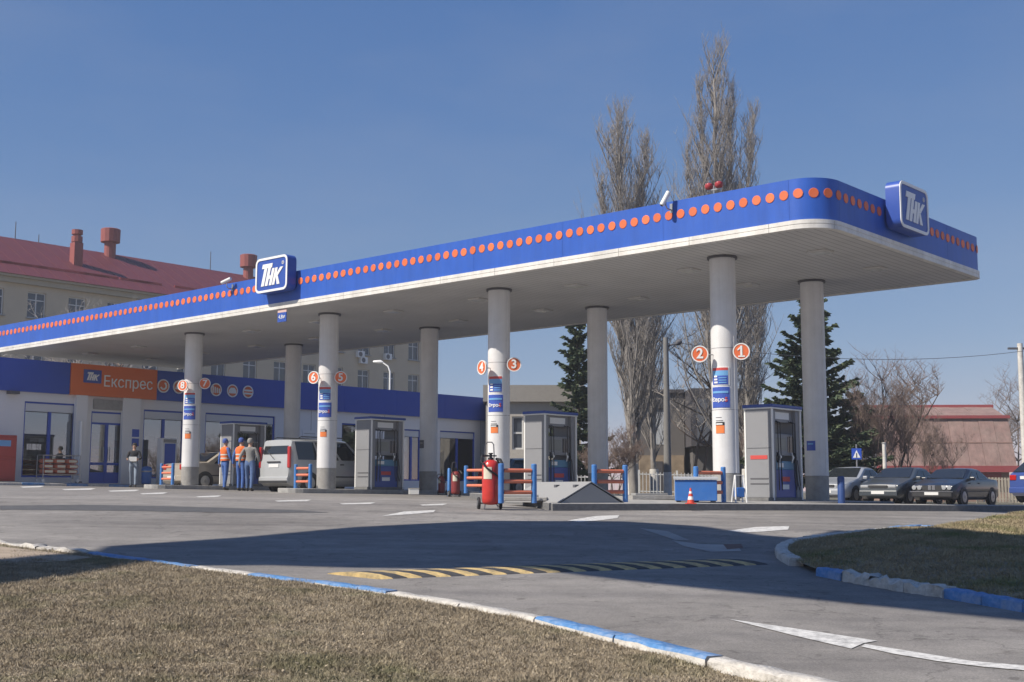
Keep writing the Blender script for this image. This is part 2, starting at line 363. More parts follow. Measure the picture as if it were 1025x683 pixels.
def vn(x, y):                                                       # cheap smooth noise 0..1
    return 0.5 + 0.25*(np.sin(1.7*x+2.3*np.sin(0.9*y))*np.cos(1.3*y-1.1*np.sin(1.9*x)) + np.sin(4.1*x-3.3*y+np.sin(2.7*x))*0.6)
def verge_z(x, y, d):                                               # d: distance inside the kerb
    return gz(x, y) + 0.012 + 0.045*min(1, max(0, (y-8.0)/3.0)) + 0.03*min(1, d/2.5) + 0.03*float(vn(x*1.3, y*1.3)) + 0.012*float(vn(x*6+3, y*6))
def in_view(x, y, z, mx=25, my=25):
    d = y*math.cos(PITCH) + (z-EYE)*math.sin(PITCH); u = -y*math.sin(PITCH) + (z-EYE)*math.cos(PITCH)
    px = 512.5 + F*x/np.maximum(d, .1); py = 341.5 - F*u/np.maximum(d, .1)
    return (d > 0.5) & (px > -mx) & (px < 1025+mx) & (py < 683+my)
def blades(name, pts, mat, hmin, hmax, w, group=None):
    n = len(pts); P = np.array(pts); ang = rng.uniform(0, 2*np.pi, n); h = rng.uniform(hmin, hmax, n)*(0.45+0.9*vn(P[:, 0]*2.1, P[:, 1]*2.1)*rng.uniform(0.6, 1.4, n))
    lean = rng.uniform(0.2, 1.5, n)*h; la = rng.uniform(0, 2*np.pi, n); wd = w*rng.uniform(0.6, 1.4, n)
    dx, dy = np.cos(ang)*wd, np.sin(ang)*wd; mxo, myo = np.cos(la)*lean, np.sin(la)*lean
    V = np.empty((n, 3, 3)); V[:, 0] = P - np.c_[dx, dy, 0*dx]; V[:, 1] = P + np.c_[dx, dy, 0*dx]; V[:, 2] = P + np.c_[mxo, myo, h]
    return np_mesh(name, V.reshape(-1, 3), np.arange(3*n).reshape(n, 3), mat)
verge_edge = resample([Vector((p.x, p.y, 0)) for p in near_pts], 0.35)
VV = []; NV = 60; nrm = []
for i, p in enumerate(verge_edge):
    d = (verge_edge[min(i+1, len(verge_edge)-1)] - verge_edge[max(i-1, 0)]).normalized(); nrm.append(Vector((d.y, -d.x, 0)) if d.x > 0 else Vector((-d.y, d.x, 0)))
dists = np.concatenate([np.linspace(0.03, 6, 40), np.linspace(6.4, 26, 20)])
for p, nn in zip(verge_edge, nrm):
    nn = (nn*0.6 + Vector((-0.74, -0.67, 0))*0.4).normalized()
    for d in dists:
        q = p + nn*d; VV.append((q.x, q.y, verge_z(q.x, q.y, d)))
ne = len(verge_edge); nd = len(dists)
ii = np.array([(i*nd+j, (i+1)*nd+j, (i+1)*nd+j+1, i*nd+j+1) for i in range(ne-1) for j in range(nd-1)])
VVn = np.array(VV)
tag(np_mesh('verge', VVn, ii[:, ::-1], GRASS_SOIL, smooth=True), kind='structure')
quads = VVn[ii]                                                     # blades scattered on the verge's own faces
ar = np.linalg.norm(np.cross(quads[:, 1]-quads[:, 0], quads[:, 3]-quads[:, 0]), axis=1)
cen = quads.mean(1); vis = in_view(cen[:, 0], cen[:, 1], cen[:, 2], 60, 60); wgt = ar*vis*np.clip(14/np.maximum(cen[:, 1], 4), 0.5, 2.2)**1.0
NB = 420000; idx = rng.choice(len(quads), NB, p=wgt/wgt.sum()); u = rng.random((NB, 1)); v = rng.random((NB, 1)); q = quads[idx]
pts = (q[:, 0]*(1-u)+q[:, 1]*u)*(1-v) + (q[:, 3]*(1-u)+q[:, 2]*u)*v
keep = vn(pts[:, 0]*0.8+5, pts[:, 1]*0.8) + 0.5*rng.random(NB) > 0.52
ppx = 512.5+F*pts[:, 0]/pts[:, 1]; keep &= ~((ppx < 100) & (pts[:, 1] > G(40, 560).y) & (rng.random(NB) < 0.93))
tag(blades('grass', pts[keep], GRASS, 0.008, 0.027, 0.0034), 'short dry grass with green patches on the near verge', 'grass', kind='stuff')
def scatter(n, quads, wgt):
    idx = rng.choice(len(quads), n, p=wgt/wgt.sum()); u = rng.random((n, 1)); v = rng.random((n, 1)); q = quads[idx]
    return (q[:, 0]*(1-u)+q[:, 1]*u)*(1-v) + (q[:, 3]*(1-u)+q[:, 2]*u)*v
tc_ = scatter(2600, quads, wgt); tp_ = np.repeat(tc_, 16, 0); tp_[:, :2] += rng.normal(0, .028, (len(tp_), 2))
tag(blades('grass_tufts', tp_, GRASS, 0.018, 0.045, 0.0036), 'taller grass tufts scattered over the near verge', 'grass', kind='stuff')
lp_ = scatter(9000, quads, wgt); lp_[:, 2] += rng.uniform(.004, .02, len(lp_)); n_ = len(lp_); a_ = rng.uniform(0, 2*np.pi, n_); s_ = rng.uniform(.004, .012, n_); e1 = np.c_[np.cos(a_), np.sin(a_), rng.normal(0, .35, n_)]*s_[:, None]; e2 = np.c_[-np.sin(a_), np.cos(a_), rng.normal(0, .35, n_)]*(s_*rng.uniform(.3, .8, n_))[:, None]
LV = np.stack([lp_-e1, lp_-e2, lp_+e1, lp_+e2], 1).reshape(-1, 3); LEAF = M('leaf_litter', (0.34, 0.28, 0.20), .9, var=.6, vscale=11)
tag(np_mesh('leaf_litter', LV, np.arange(4*n_).reshape(n_, 4), LEAF), 'dry leaf litter strewn over the near verge', 'leaf litter', kind='stuff')
SAND = M('bare_sand', (0.36, 0.29, 0.22), .95, var=.2, vscale=6, bump=.6, bscale=25, dirt=(0.2, 0.165, 0.12), dscale=5, damt=.7)
sand_px = [(-120, 533), (-40, 540), (0, 544.5), (50, 549.5), (92, 554.5), (70, 558), (30, 560), (0, 561), (-120, 562)]
sp_ = [G(x, y, 0.13) for x, y in sand_px]; mbs = MB(); c_ = sum(sp_, Vector())/len(sp_); mbs._add([(p.x, p.y, verge_z(p.x, p.y, 1)+.012) for p in sp_] + [(c_.x, c_.y, verge_z(c_.x, c_.y, 1.5)+.02)], [((i+1) % len(sp_), i, len(sp_)) for i in range(len(sp_))]); o = mbs.build('bare_soil', SAND, None, True); o.data.flip_normals() if o.data.polygons[0].normal.z < 0 else None; tag(o, kind='structure')
# ------------- lawn island on the right
isl_front_px = [(1180, 622), (1025, 597), (945, 584), (900, 578), (860, 571), (825, 565), (800, 557), (784, 549), (783, 543), (792, 538), (815, 534), (860, 529), (920, 523.5), (1025, 516), (1200, 506)]
isl = smooth_poly([G(x, y, 0.13) for x, y in isl_front_px])
def isl_pat(i, p):
    x = PXP(p); y_far = p.y > G(783, 546).y
    if y_far: return 'w' if (i//4) % 2 or x < 890 else 'B'
    for a, b, k in ((0, 794, 'w'), (794, 822, None), (822, 859, 'B'), (859, 945, 'x'), (945, 1060, 'B'), (1060, 3000, 'w')):
        if a <= x < b: return k
kerb('island_kerb', isl, isl_pat, flip=-1, step=0.5)
fan = resample([Vector((p.x, p.y, 0)) for p in isl], 0.3); cut = min(range(len(fan)), key=lambda i: PXP(fan[i]) if fan[i].y > 0 else 1e9)
lowr, upr = fan[:cut+1], fan[cut:]; lowr = lowr[::-1]
NU, NW = 60, 36; GI = []
def along(poly, t):
    k = t*(len(poly)-1); i = min(int(k), len(poly)-2); return poly[i].lerp(poly[i+1], k-i)
for i in range(NU+1):
    for j in range(NW+1):
        t = (i/NU); w = j/NW; a = along(lowr, t); b = along(upr, t); q = a.lerp(b, w); e = min(w, 1-w)*(a-b).length
        GI.append((q.x, q.y, gz(q.x, q.y) + 0.05 + 0.14*min(1, e/2.0)*min(1, t*4) + 0.02*float(vn(q.x*2, q.y*2))))
GIn = np.array(GI); ii = np.array([(i*(NW+1)+j, (i+1)*(NW+1)+j, (i+1)*(NW+1)+j+1, i*(NW+1)+j+1) for i in range(NU) for j in range(NW)])
tag(np_mesh('lawn_island', GIn, ii, GRASS_SOIL, smooth=True), kind='structure')
quads = GIn[ii]; ar = np.linalg.norm(np.cross(quads[:, 1]-quads[:, 0], quads[:, 3]-quads[:, 0]), axis=1); cen = quads.mean(1)
wgt = ar*in_view(cen[:, 0], cen[:, 1], cen[:, 2], 60, 60); NB = 110000; idx = rng.choice(len(quads), NB, p=wgt/wgt.sum()); u = rng.random((NB, 1)); v = rng.random((NB, 1)); q = quads[idx]
pts = (q[:, 0]*(1-u)+q[:, 1]*u)*(1-v) + (q[:, 3]*(1-u)+q[:, 2]*u)*v
keep = vn(pts[:, 0]*0.9, pts[:, 1]*0.9+4) + 0.4*rng.random(NB) > 0.4
tag(blades('grass', pts[keep], GRASS2, 0.014, 0.05, 0.0055), 'patchy green grass on the kerbed island at right', 'grass', kind='stuff')
# ------------------------------------------------------------------ road markings and speed bump
PAINT = M('road_paint', (0.62, 0.61, 0.58), 0.8, var=0.25, vscale=20, dirt=(0.2, 0.195, 0.19), dscale=11, damt=1.0)
def marking(name, px, dz=0.006, extra=None):
    pts = [G(x, y) for x, y in px]; mb = MB(); mb.cm = 0
    # draped fan: subdivide edges so that the sheet follows the slope
    c = sum(pts, Vector())/len(pts)
    c.z = gz(c.x, c.y); n = len(pts)
    mb._add([(p.x, p.y, gz(p.x, p.y)+dz) for p in pts] + [(c.x, c.y, c.z+dz)], [(i, (i+1) % n, n) for i in range(n)])
    o = mb.build(name, PAINT); o.data.flip_normals() if o.data.polygons[0].normal.z < 0 else None
    return tag(o, kind='structure')
marking('road_arrow', [(730, 620.5), (800, 630.5), (878, 642.2), (864, 644.8), (852, 650.2), (795, 637)])
marking('lane_line', [(866, 645.5), (895, 652), (940, 660), (985, 665), (1040, 670), (1140, 677), (1140, 680), (1040, 673.2), (985, 668.4), (938, 662.6), (893, 655), (862, 648)])
marking('road_arrow', [(568, 521.5), (596, 517), (620, 516), (618, 519), (598, 521.5), (580, 523)])
marking('road_arrow', [(728, 532), (756, 528), (790, 527), (789, 530.5), (764, 532.5), (745, 533.5)])
marking('road_arrow', [(382, 517), (404, 512.5), (436, 511), (434, 513), (412, 515)])
for (x0, x1, y) in ((20, 45, 487.5), (62, 96, 490), (108, 140, 491.5), (140, 168, 494.2), (196, 222, 497.3), (275, 312, 501.5), (340, 376, 504.3), (420, 448, 505.5)):
    marking('lane_dash', [(x0, y), (x1-4, y-1.0), (x1, y-0.8), (x1-5, y+0.6), (x0+3, y+1.0)])
YEL = M('bump_yellow', (0.58, 0.42, 0.18), 0.8, var=0.25, vscale=12, dirt=(0.13, 0.12, 0.10), dscale=7, damt=0.95, bump=0.4)
BLK = M('bump_black', (0.045, 0.045, 0.048), 0.85, var=0.25, vscale=12, dirt=(0.12, 0.115, 0.11), dscale=8, damt=0.6, bump=0.4)
b0 = G(362, 581); b1 = G(757, 566); nb = 30
bump = thing('speed_bump', 'low speed bump of yellow and black rubber modules across the drive', 'speed bump', (b0.x, b0.y, b0.z))
for i in range(nb):
    p = b0.lerp(b1, i/nb); q = b0.lerp(b1, (i+0.97)/nb); p.z = gz(p.x, p.y); q.z = gz(q.x, q.y)
    d = (q-p).normalized(); s = Vector((-d.y, d.x, 0)).normalized(); mb = MB(); ring = [(-.34, 0), (-.30, .022), (-.16, .044), (0, .05), (.16, .044), (.30, .022), (.34, 0)]
    sk = d*-0.20                                                      # slanted module ends
    V = [tuple(e + s*(a+0.34) + sk*(a/0.34) + Vector((0, 0, h-0.01 + gz(e.x+s.x*(a+.34), e.y+s.y*(a+.34)) - gz(e.x, e.y))) - b0) for e in (p, q) for (a, h) in ring]
    k = len(ring); mb._add(V, [(j, k+j, k+j+1, j+1) for j in range(k-1)] + [tuple(range(k)), tuple(range(2*k-1, k-1, -1))])
    mb.build('bump_module', YEL if i % 2 == 0 else BLK, bump, True, angle=50)
# dark repair strip and manhole stains
PATCH = M('asphalt_patch', (0.085, 0.085, 0.087), 0.9, var=0.3, vscale=5, bump=0.5, bscale=70)
def patch(px, dz=0.004):
    o = marking('asphalt_patch', px, dz); o.data.materials.clear(); o.data.materials.append(PATCH); return o
patch([(0, 506.5), (80, 505.5), (170, 507), (300, 511), (330, 513.5), (230, 513.5), (120, 511.5), (0, 510.5)])
LPATCH = M('pale_patch', (0.36, 0.34, 0.315), .9, var=.3, vscale=4, bump=.4, dirt=(0.2, 0.19, 0.18), dscale=2, damt=.9)
for pxs in ([(672, 541), (700, 545), (738, 546), (742, 552), (712, 553), (684, 547)], [(640, 529), (668, 532), (690, 541), (676, 541), (655, 534)]):
    o = marking('asphalt_patch', pxs, .005); o.data.materials.clear(); o.data.materials.append(LPATCH)
o = marking('asphalt_patch', [(724, 545.5), (742, 545), (744, 549), (728, 550.5)], .007); o.data.materials.clear(); o.data.materials.append(M('rusty_stain', (0.13, 0.075, 0.06), .9, var=.4, vscale=6))
# ------------------------------------------------------------------ platform and pump islands
import bmesh
def island(name, poly, h, top, side):
    bm = bmesh.new(); n = len(poly)
    if sum(poly[i][0]*poly[(i+1) % n][1]-poly[(i+1) % n][0]*poly[i][1] for i in range(n)) < 0: poly = poly[::-1]
    bm.faces.new([bm.verts.new((p[0], p[1], 0)) for p in poly])
    for k in range(int(min(p[1] for p in poly)), int(max(p[1] for p in poly))+2):
        bmesh.ops.bisect_plane(bm, geom=bm.verts[:]+bm.edges[:]+bm.faces[:], plane_co=(0, k+.37, 0), plane_no=(0, 1, 0))
    r = bmesh.ops.extrude_face_region(bm, geom=bm.faces[:])
    tops = {v for v in r['geom'] if isinstance(v, bmesh.types.BMVert)}
    for v in bm.verts: v.co.z = gz(v.co.x, v.co.y) + (h if v in tops else -0.3)
    bm.normal_update(); bmesh.ops.recalc_face_normals(bm, faces=bm.faces[:])
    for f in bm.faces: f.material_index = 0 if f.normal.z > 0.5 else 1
    me = bpy.data.meshes.new(name); bm.to_mesh(me); bm.free()
    return tag(mk(name, me, [top, side], bevel=0.015), kind='structure')
pc = G(553, 511.5); pl = G(470, 499); pr = G(1060, 512.8)
island('platform', [(pl.x, pl.y), (pc.x, pc.y), (pr.x, pr.y), (pr.x+0.2, pr.y+1.0), (C(24.2, -0.6).x, C(24.2, -0.6).y),
        (C(24.0, 6.2).x, C(24.0, 6.2).y), (C(21.2, 6.3).x, C(21.2, 6.3).y), (C(20.4, 2.2).x, C(20.4, 2.2).y), (C(17.0, 2.2).x, C(17.0, 2.2).y), (C(16.2, 6.4).x, C(16.2, 6.4).y), (C(14.0, 6.4).x, C(14.0, 6.4).y)], 0.15, CONC, DARK_FACE)
ISL_H = 0.14
for i in range(2):
    l0 = SC[i]; hw = 0.62; poly = []
    for k in range(9):
        a = math.pi + math.pi*k/8; q = C(l0 + hw*math.cos(a), -1.15 + hw*math.sin(a)); poly.append((q.x, q.y))
    for k in range(9):
        a = math.pi*k/8; q = C(l0 + hw*math.cos(a), 5.9 + hw*math.sin(a)); poly.append((q.x, q.y))
    island('pump_island', poly, ISL_H, CONC, CONC)
def stand_z(l, m):                                                  # top of island under a point
    p = C(l, m); return gz(p.x, p.y) + 0.145
# ------------------------------------------------------------------ canopy
SOF = EYE + 5.684; FH = 1.13; L0, L1, M0, M1 = -12.0, SC[3]+3.68, -1.86, ROW+2.606
BLUE = M('fascia_blue', (0.028, 0.105, 0.46), 0.42, var=0.06, vscale=1.2, spec=0.45, dirt=(0.06, 0.13, 0.40), dscale=1.3, damt=0.35)
def streaks(m, amt, zs=.25, xs=2.6):                                # rain streaks running down a panel
    nt = m.node_tree; n = nt.nodes; l = nt.links; p = n['Principled BSDF']; tc = n.new('ShaderNodeTexCoord'); mp = n.new('ShaderNodeMapping'); mp.inputs['Scale'].default_value = (xs, xs, zs)
    no = n.new('ShaderNodeTexNoise'); no.inputs['Scale'].default_value = 1.0; no.inputs['Detail'].default_value = 7; no.inputs['Roughness'].default_value = .75; l.new(tc.outputs['Object'], mp.inputs[0]); l.new(mp.outputs[0], no.inputs['Vector'])
    mr = n.new('ShaderNodeMapRange'); mr.inputs[1].default_value = .3; mr.inputs[2].default_value = .7; mr.inputs[3].default_value = 1-amt; mr.inputs[4].default_value = 1+amt*.6; l.new(no.outputs[0], mr.inputs[0])
    mx = n.new('ShaderNodeMix'); mx.data_type = 'RGBA'; mx.blend_type = 'MULTIPLY'; mx.inputs['Factor'].default_value = 1; b = p.inputs['Base Color']
    if b.links: l.new(b.links[0].from_socket, mx.inputs['A'])
    else: mx.inputs['A'].default_value = b.default_value
    l.new(mr.outputs[0], mx.inputs['B']); l.new(mx.outputs['Result'], b)
    wv = n.new('ShaderNodeTexNoise'); wv.inputs['Scale'].default_value = .55; l.new(tc.outputs['Object'], wv.inputs['Vector']); bp = n.new('ShaderNodeBump'); bp.inputs['Strength'].default_value = .25; bp.inputs['Distance'].default_value = .06; l.new(wv.outputs[0], bp.inputs['Height']); l.new(bp.outputs[0], p.inputs['Normal'])
streaks(BLUE, .16)
WTRIM = M('trim_white', (0.74, 0.72, 0.67), 0.5, var=0.06, vscale=3, dirt=(0.42, 0.38, 0.32), dscale=2.2, damt=0.5)
ORANGE = M('orange_disc', (0.80, 0.17, 0.055), 0.5, var=0.12, vscale=14, dirt=(0.62, 0.16, 0.08), dscale=5, damt=.5)
rn_ = ORANGE.node_tree; oi_ = rn_.nodes.new('ShaderNodeObjectInfo'); mm_ = rn_.nodes.new('ShaderNodeMapRange'); mm_.inputs[3].default_value = .78; mm_.inputs[4].default_value = 1.1; rn_.links.new(oi_.outputs['Random'], mm_.inputs[0])
bc_ = rn_.nodes['Principled BSDF'].inputs['Base Color']; mx_ = rn_.nodes.new('ShaderNodeMix'); mx_.data_type = 'RGBA'; mx_.blend_type = 'MULTIPLY'; mx_.inputs['Factor'].default_value = 1; rn_.links.new(bc_.links[0].from_socket, mx_.inputs['A']); rn_.links.new(mm_.outputs[0], mx_.inputs['B']); rn_.links.new(mx_.outputs['Result'], bc_)
SIGNW = M('sign_white', (0.80, 0.80, 0.78), 0.45, var=0.04, vscale=5)
SIGNB = M('sign_blue', (0.035, 0.085, 0.36), 0.35, var=0.05, vscale=3)
LGREY = M('column_paint', (0.70, 0.70, 0.70), 0.5, var=0.05, vscale=2.5, dirt=(0.54, 0.53, 0.51), dscale=1.6, damt=0.45)
SKIRT = M('skirt_grey', (0.33, 0.32, 0.30), 0.6, var=0.1, vscale=4, dirt=(0.18, 0.17, 0.16), dscale=5, damt=0.6)
streaks(WTRIM, .2, .3, 2.0); streaks(LGREY, .10, .12, 5)
STEEL = M('galvanised_steel', (0.42, 0.42, 0.42), 0.4, 0.8, var=0.1)
BLACK = M('black_rubber', (0.018, 0.018, 0.02), 0.6)
GREYP = M('dark_grey_plastic', (0.10, 0.10, 0.11), 0.5)
def slat_mat():
    m = bpy.data.materials.new('soffit_slats'); m.use_nodes = True; nt = m.node_tree; n = nt.nodes; l = nt.links; p = n['Principled BSDF']
    tc = n.new('ShaderNodeTexCoord'); wv = n.new('ShaderNodeTexWave'); wv.wave_type = 'BANDS'; wv.bands_direction = 'X'; wv.wave_profile = 'SAW'
    wv.inputs['Scale'].default_value = 0.314/0.2; wv.inputs['Distortion'].default_value = 0
    l.new(tc.outputs['Object'], wv.inputs['Vector'])
    r = n.new('ShaderNodeValToRGB'); e = r.color_ramp.elements; e[0].position = 0.0; e[0].color = (0.12, 0.115, 0.11, 1); e[1].position = 0.15; e[1].color = (0.58, 0.57, 0.555, 1)
    l.new(wv.outputs['Fac'], r.inputs[0])
    no = n.new('ShaderNodeTexNoise'); no.inputs['Scale'].default_value = 0.7; no.inputs['Detail'].default_value = 5; l.new(tc.outputs['Object'], no.inputs['Vector'])
    mr = n.new('ShaderNodeMapRange'); mr.inputs[3].default_value = 0.8; mr.inputs[4].default_value = 1.15; l.new(no.outputs[0], mr.inputs[0])
    x = n.new('ShaderNodeMix'); x.data_type = 'RGBA'; x.blend_type = 'MULTIPLY'; x.inputs['Factor'].default_value = 1; l.new(r.outputs[0], x.inputs['A']); l.new(mr.outputs[0], x.inputs['B'])
    l.new(x.outputs['Result'], p.inputs['Base Color']); p.inputs['Roughness'].default_value = 0.55; return m
def arc(cx, cy, r, a0, a1, n): return [(cx+r*math.cos(math.radians(a0+(a1-a0)*i/n)), cy+r*math.sin(math.radians(a0+(a1-a0)*i/n))) for i in range(n+1)]
RC = 0.8
OUT = [(L0, M0)] + arc(L1-RC, M0+RC, RC, -90, 0, 14) + arc(L1-.25, M1-.25, .25, 0, 90, 4) + [(L0, M1)]
def offset(poly, d):
    n = len(poly); out = []
    for i in range(n):
        p0, p1, p2 = Vector(poly[i-1]), Vector(poly[i]), Vector(poly[(i+1) % n])
        n1 = Vector(((p1-p0).y, -(p1-p0).x)).normalized(); n2 = Vector(((p2-p1).y, -(p2-p1).x)).normalized()
        b = (n1+n2); b = b/(1+n1.dot(n2)); out.append(tuple(p1 + b*d))
    return out
canopy = thing('canopy', 'long flat canopy with blue fascia and orange dots over the pumps', 'canopy', (O2.x, O2.y, 0), TH)
mb = MB(); mb.prism(offset(OUT, -0.10), SOF+0.03, SOF+0.10); mb.build('soffit', slat_mat(), canopy)
mb = MB(); mb.prism(offset(OUT, -0.14), SOF+0.80, SOF+0.88); mb.build('roof_deck', M('roof_felt', (0.14, 0.14, 0.14), 0.9), canopy)
def path_len(poly):
    s = [0]
    for a, b in zip(poly, poly[1:]): s.append(s[-1] + (Vector(b)-Vector(a)).length)
    return s
SL = path_len(OUT)
def pt_at(s, poly=OUT, SLL=None):
    S = SLL or SL
    for i in range(len(poly)-1):
        if s <= S[i+1] or i == len(poly)-2:
            t = (s-S[i])/(S[i+1]-S[i]); a, b = Vector(poly[i]), Vector(poly[i+1]); d = (b-a).normalized()
            return a.lerp(b, t), Vector((d.y, -d.x))
def ring_piece(s0, s1, prof, name, mat):                            # prof: closed list of (outward, z)
    ss = [s0] + [s for s in SL if s0+1e-3 < s < s1-1e-3] + [s1]; mb = MB(); V = []; k = len(prof)
    for s in ss:
        p, nn = pt_at(s)
        # mitre on vertices
        hits = [i for i, t in enumerate(SL) if abs(t-s) < 1e-6 and 0 < i < len(SL)-1]
        if hits:
            i = hits[0]; d1 = (Vector(OUT[i])-Vector(OUT[i-1])).normalized(); d2 = (Vector(OUT[i+1])-Vector(OUT[i])).normalized(); b = d1+d2; b.normalize(); nn = Vector((b.y, -b.x)) / max(.5, d1.dot(b))
        for (o, z) in prof: V.append((p.x+nn.x*o, p.y+nn.y*o, z))
    n = len(ss); Fq = [(i*k+j, (i+1)*k+j, (i+1)*k+(j+1) % k, i*k+(j+1) % k) for i in range(n-1) for j in range(k)]
    Fq += [tuple(range(k)), tuple(range(n*k-1, (n-1)*k-1, -1))]
    mb._add(V, Fq); return mb.build(name, mat, canopy, True, angle=25)
TOT = SL[-1]; np_ = 17; step = TOT/np_
fprof = [(0, SOF+0.20), (0, SOF+FH), (-0.10, SOF+FH), (-0.10, SOF+0.20)]
tprof = [(0.035, SOF), (0.035, SOF+0.085), (0.022, SOF+0.093), (0.022, SOF+0.102), (0.035, SOF+0.11), (0.035, SOF+0.197), (-0.11, SOF+0.197), (-0.11, SOF)]
s_corner0, s_corner1 = SL[1], SL[15]
cuts = list(np.arange(0, s_corner0, 3.1))[:-1] + [s_corner0, s_corner1] + list(np.arange(s_corner1, TOT, 3.0))[1:] + [TOT]
for a, b in zip(cuts, cuts[1:]):
    ring_piece(a+0.0025, b-0.0025, fprof, 'fascia_panel', BLUE)
cuts = list(np.arange(0, s_corner0, 2.05))[:-1] + [s_corner0-.5, s_corner1-.25] + list(np.arange(s_corner1, TOT, 2.0))[1:] + [TOT]
for a, b in zip(cuts, cuts[1:]): ring_piece(a+0.006, b-0.006, tprof, 'trim', WTRIM)
# discs in one row round the fascia
dm = MB(); dm.X = Matrix.Rotation(math.pi/2, 4, 'X'); dm.lathe([(0.0, 0.0), (0.112, 0.0), (0.112, 0.010), (0.106, 0.013), (0.0, 0.013)], 12); DOT = dm.mesh('orange_disc'); DOT.materials.append(ORANGE)
FLOGO_L = 7.5; rm, rz_ = plane_hit(911, 211, L1+.3); RLOGO_S = s_corner1 + (rm-(M0+RC))
n_d = 0; s = 0.2
while s < SL[-2]-0.15:
    p, nn = pt_at(s); lf = p.x
    if not (abs(s-(FLOGO_L-L0)) < 0.85) and not (abs(s-RLOGO_S) < 0.8):
        o = mk('orange_disc', DOT, None, canopy); o.location = (p.x, p.y, SOF+0.79); o.rotation_euler = (random.uniform(-.03, .03), 0, math.atan2(nn.y, nn.x)+math.pi/2+random.uniform(-.03, .03)); o.location[2] += random.uniform(-.006, .006)
    s += 0.337 + random.uniform(-.006, .006)
# soffit lamps
LAMPG = M('lamp_glass', (0.55, 0.55, 0.53), 0.25); LAMPF = M('lamp_frame', (0.55, 0.54, 0.52), 0.5)
for l in np.arange(-9.0, 25, 3.75):
    for m in (0.9, 3.9):
        mb = MB(); mb.box(l-.24, l+.24, m-.24, m+.24, SOF-.015, SOF+.032); lamp = mb.build('soffit_lamp', LAMPF, canopy, bevel=0.015)
        mb = MB(); mb.box(l-.18, l+.18, m-.18, m+.18, SOF-.024, SOF-.016); mb.build('lens', LAMPG, lamp)
# columns
CZ = {}
for i in range(4):
    for r in range(2):
        l, m = SC[i], ROW*r; z0 = stand_z(l, m)-0.02; CZ[(i, r)] = z0; R = 0.315
        mb = MB(); mb.lathe([(R, z0+0.68), (R, SOF+0.03)], 32, (l, m, 0)); c = mb.build('column', LGREY, canopy, True)
        mb = MB(); mb.lathe([(R+0.055, SOF-0.03), (R+0.055, SOF+0.025)], 32, (l, m, 0)); mb.build('collar', GREYP, c, True)
        mb = MB(); mb.lathe([(R-0.004, z0-.1), (R-0.004, z0+0.676)], 32, (l, m, 0)); mb.build('skirt', SKIRT, c, True)
        sa = math.atan2(-C(l, m).y, -C(l, m).x) - TH + .85; mb = MB(); q = (l + (R+.001)*math.cos(sa), m + (R+.001)*math.sin(sa)); mb.cyl((q[0], q[1], z0+.69), (q[0], q[1], SOF-.03), 0.011, n=6); mb.build('seam', LGREY, c)
        if r == 0:
            for zz in (z0+2.2, z0+3.7):
                mb = MB(); mb.lathe([(R+.0025, zz-.004), (R+.0025, zz+.004)], 32, (l, m, 0), caps=False); mb.build('joint', GREYP, c)
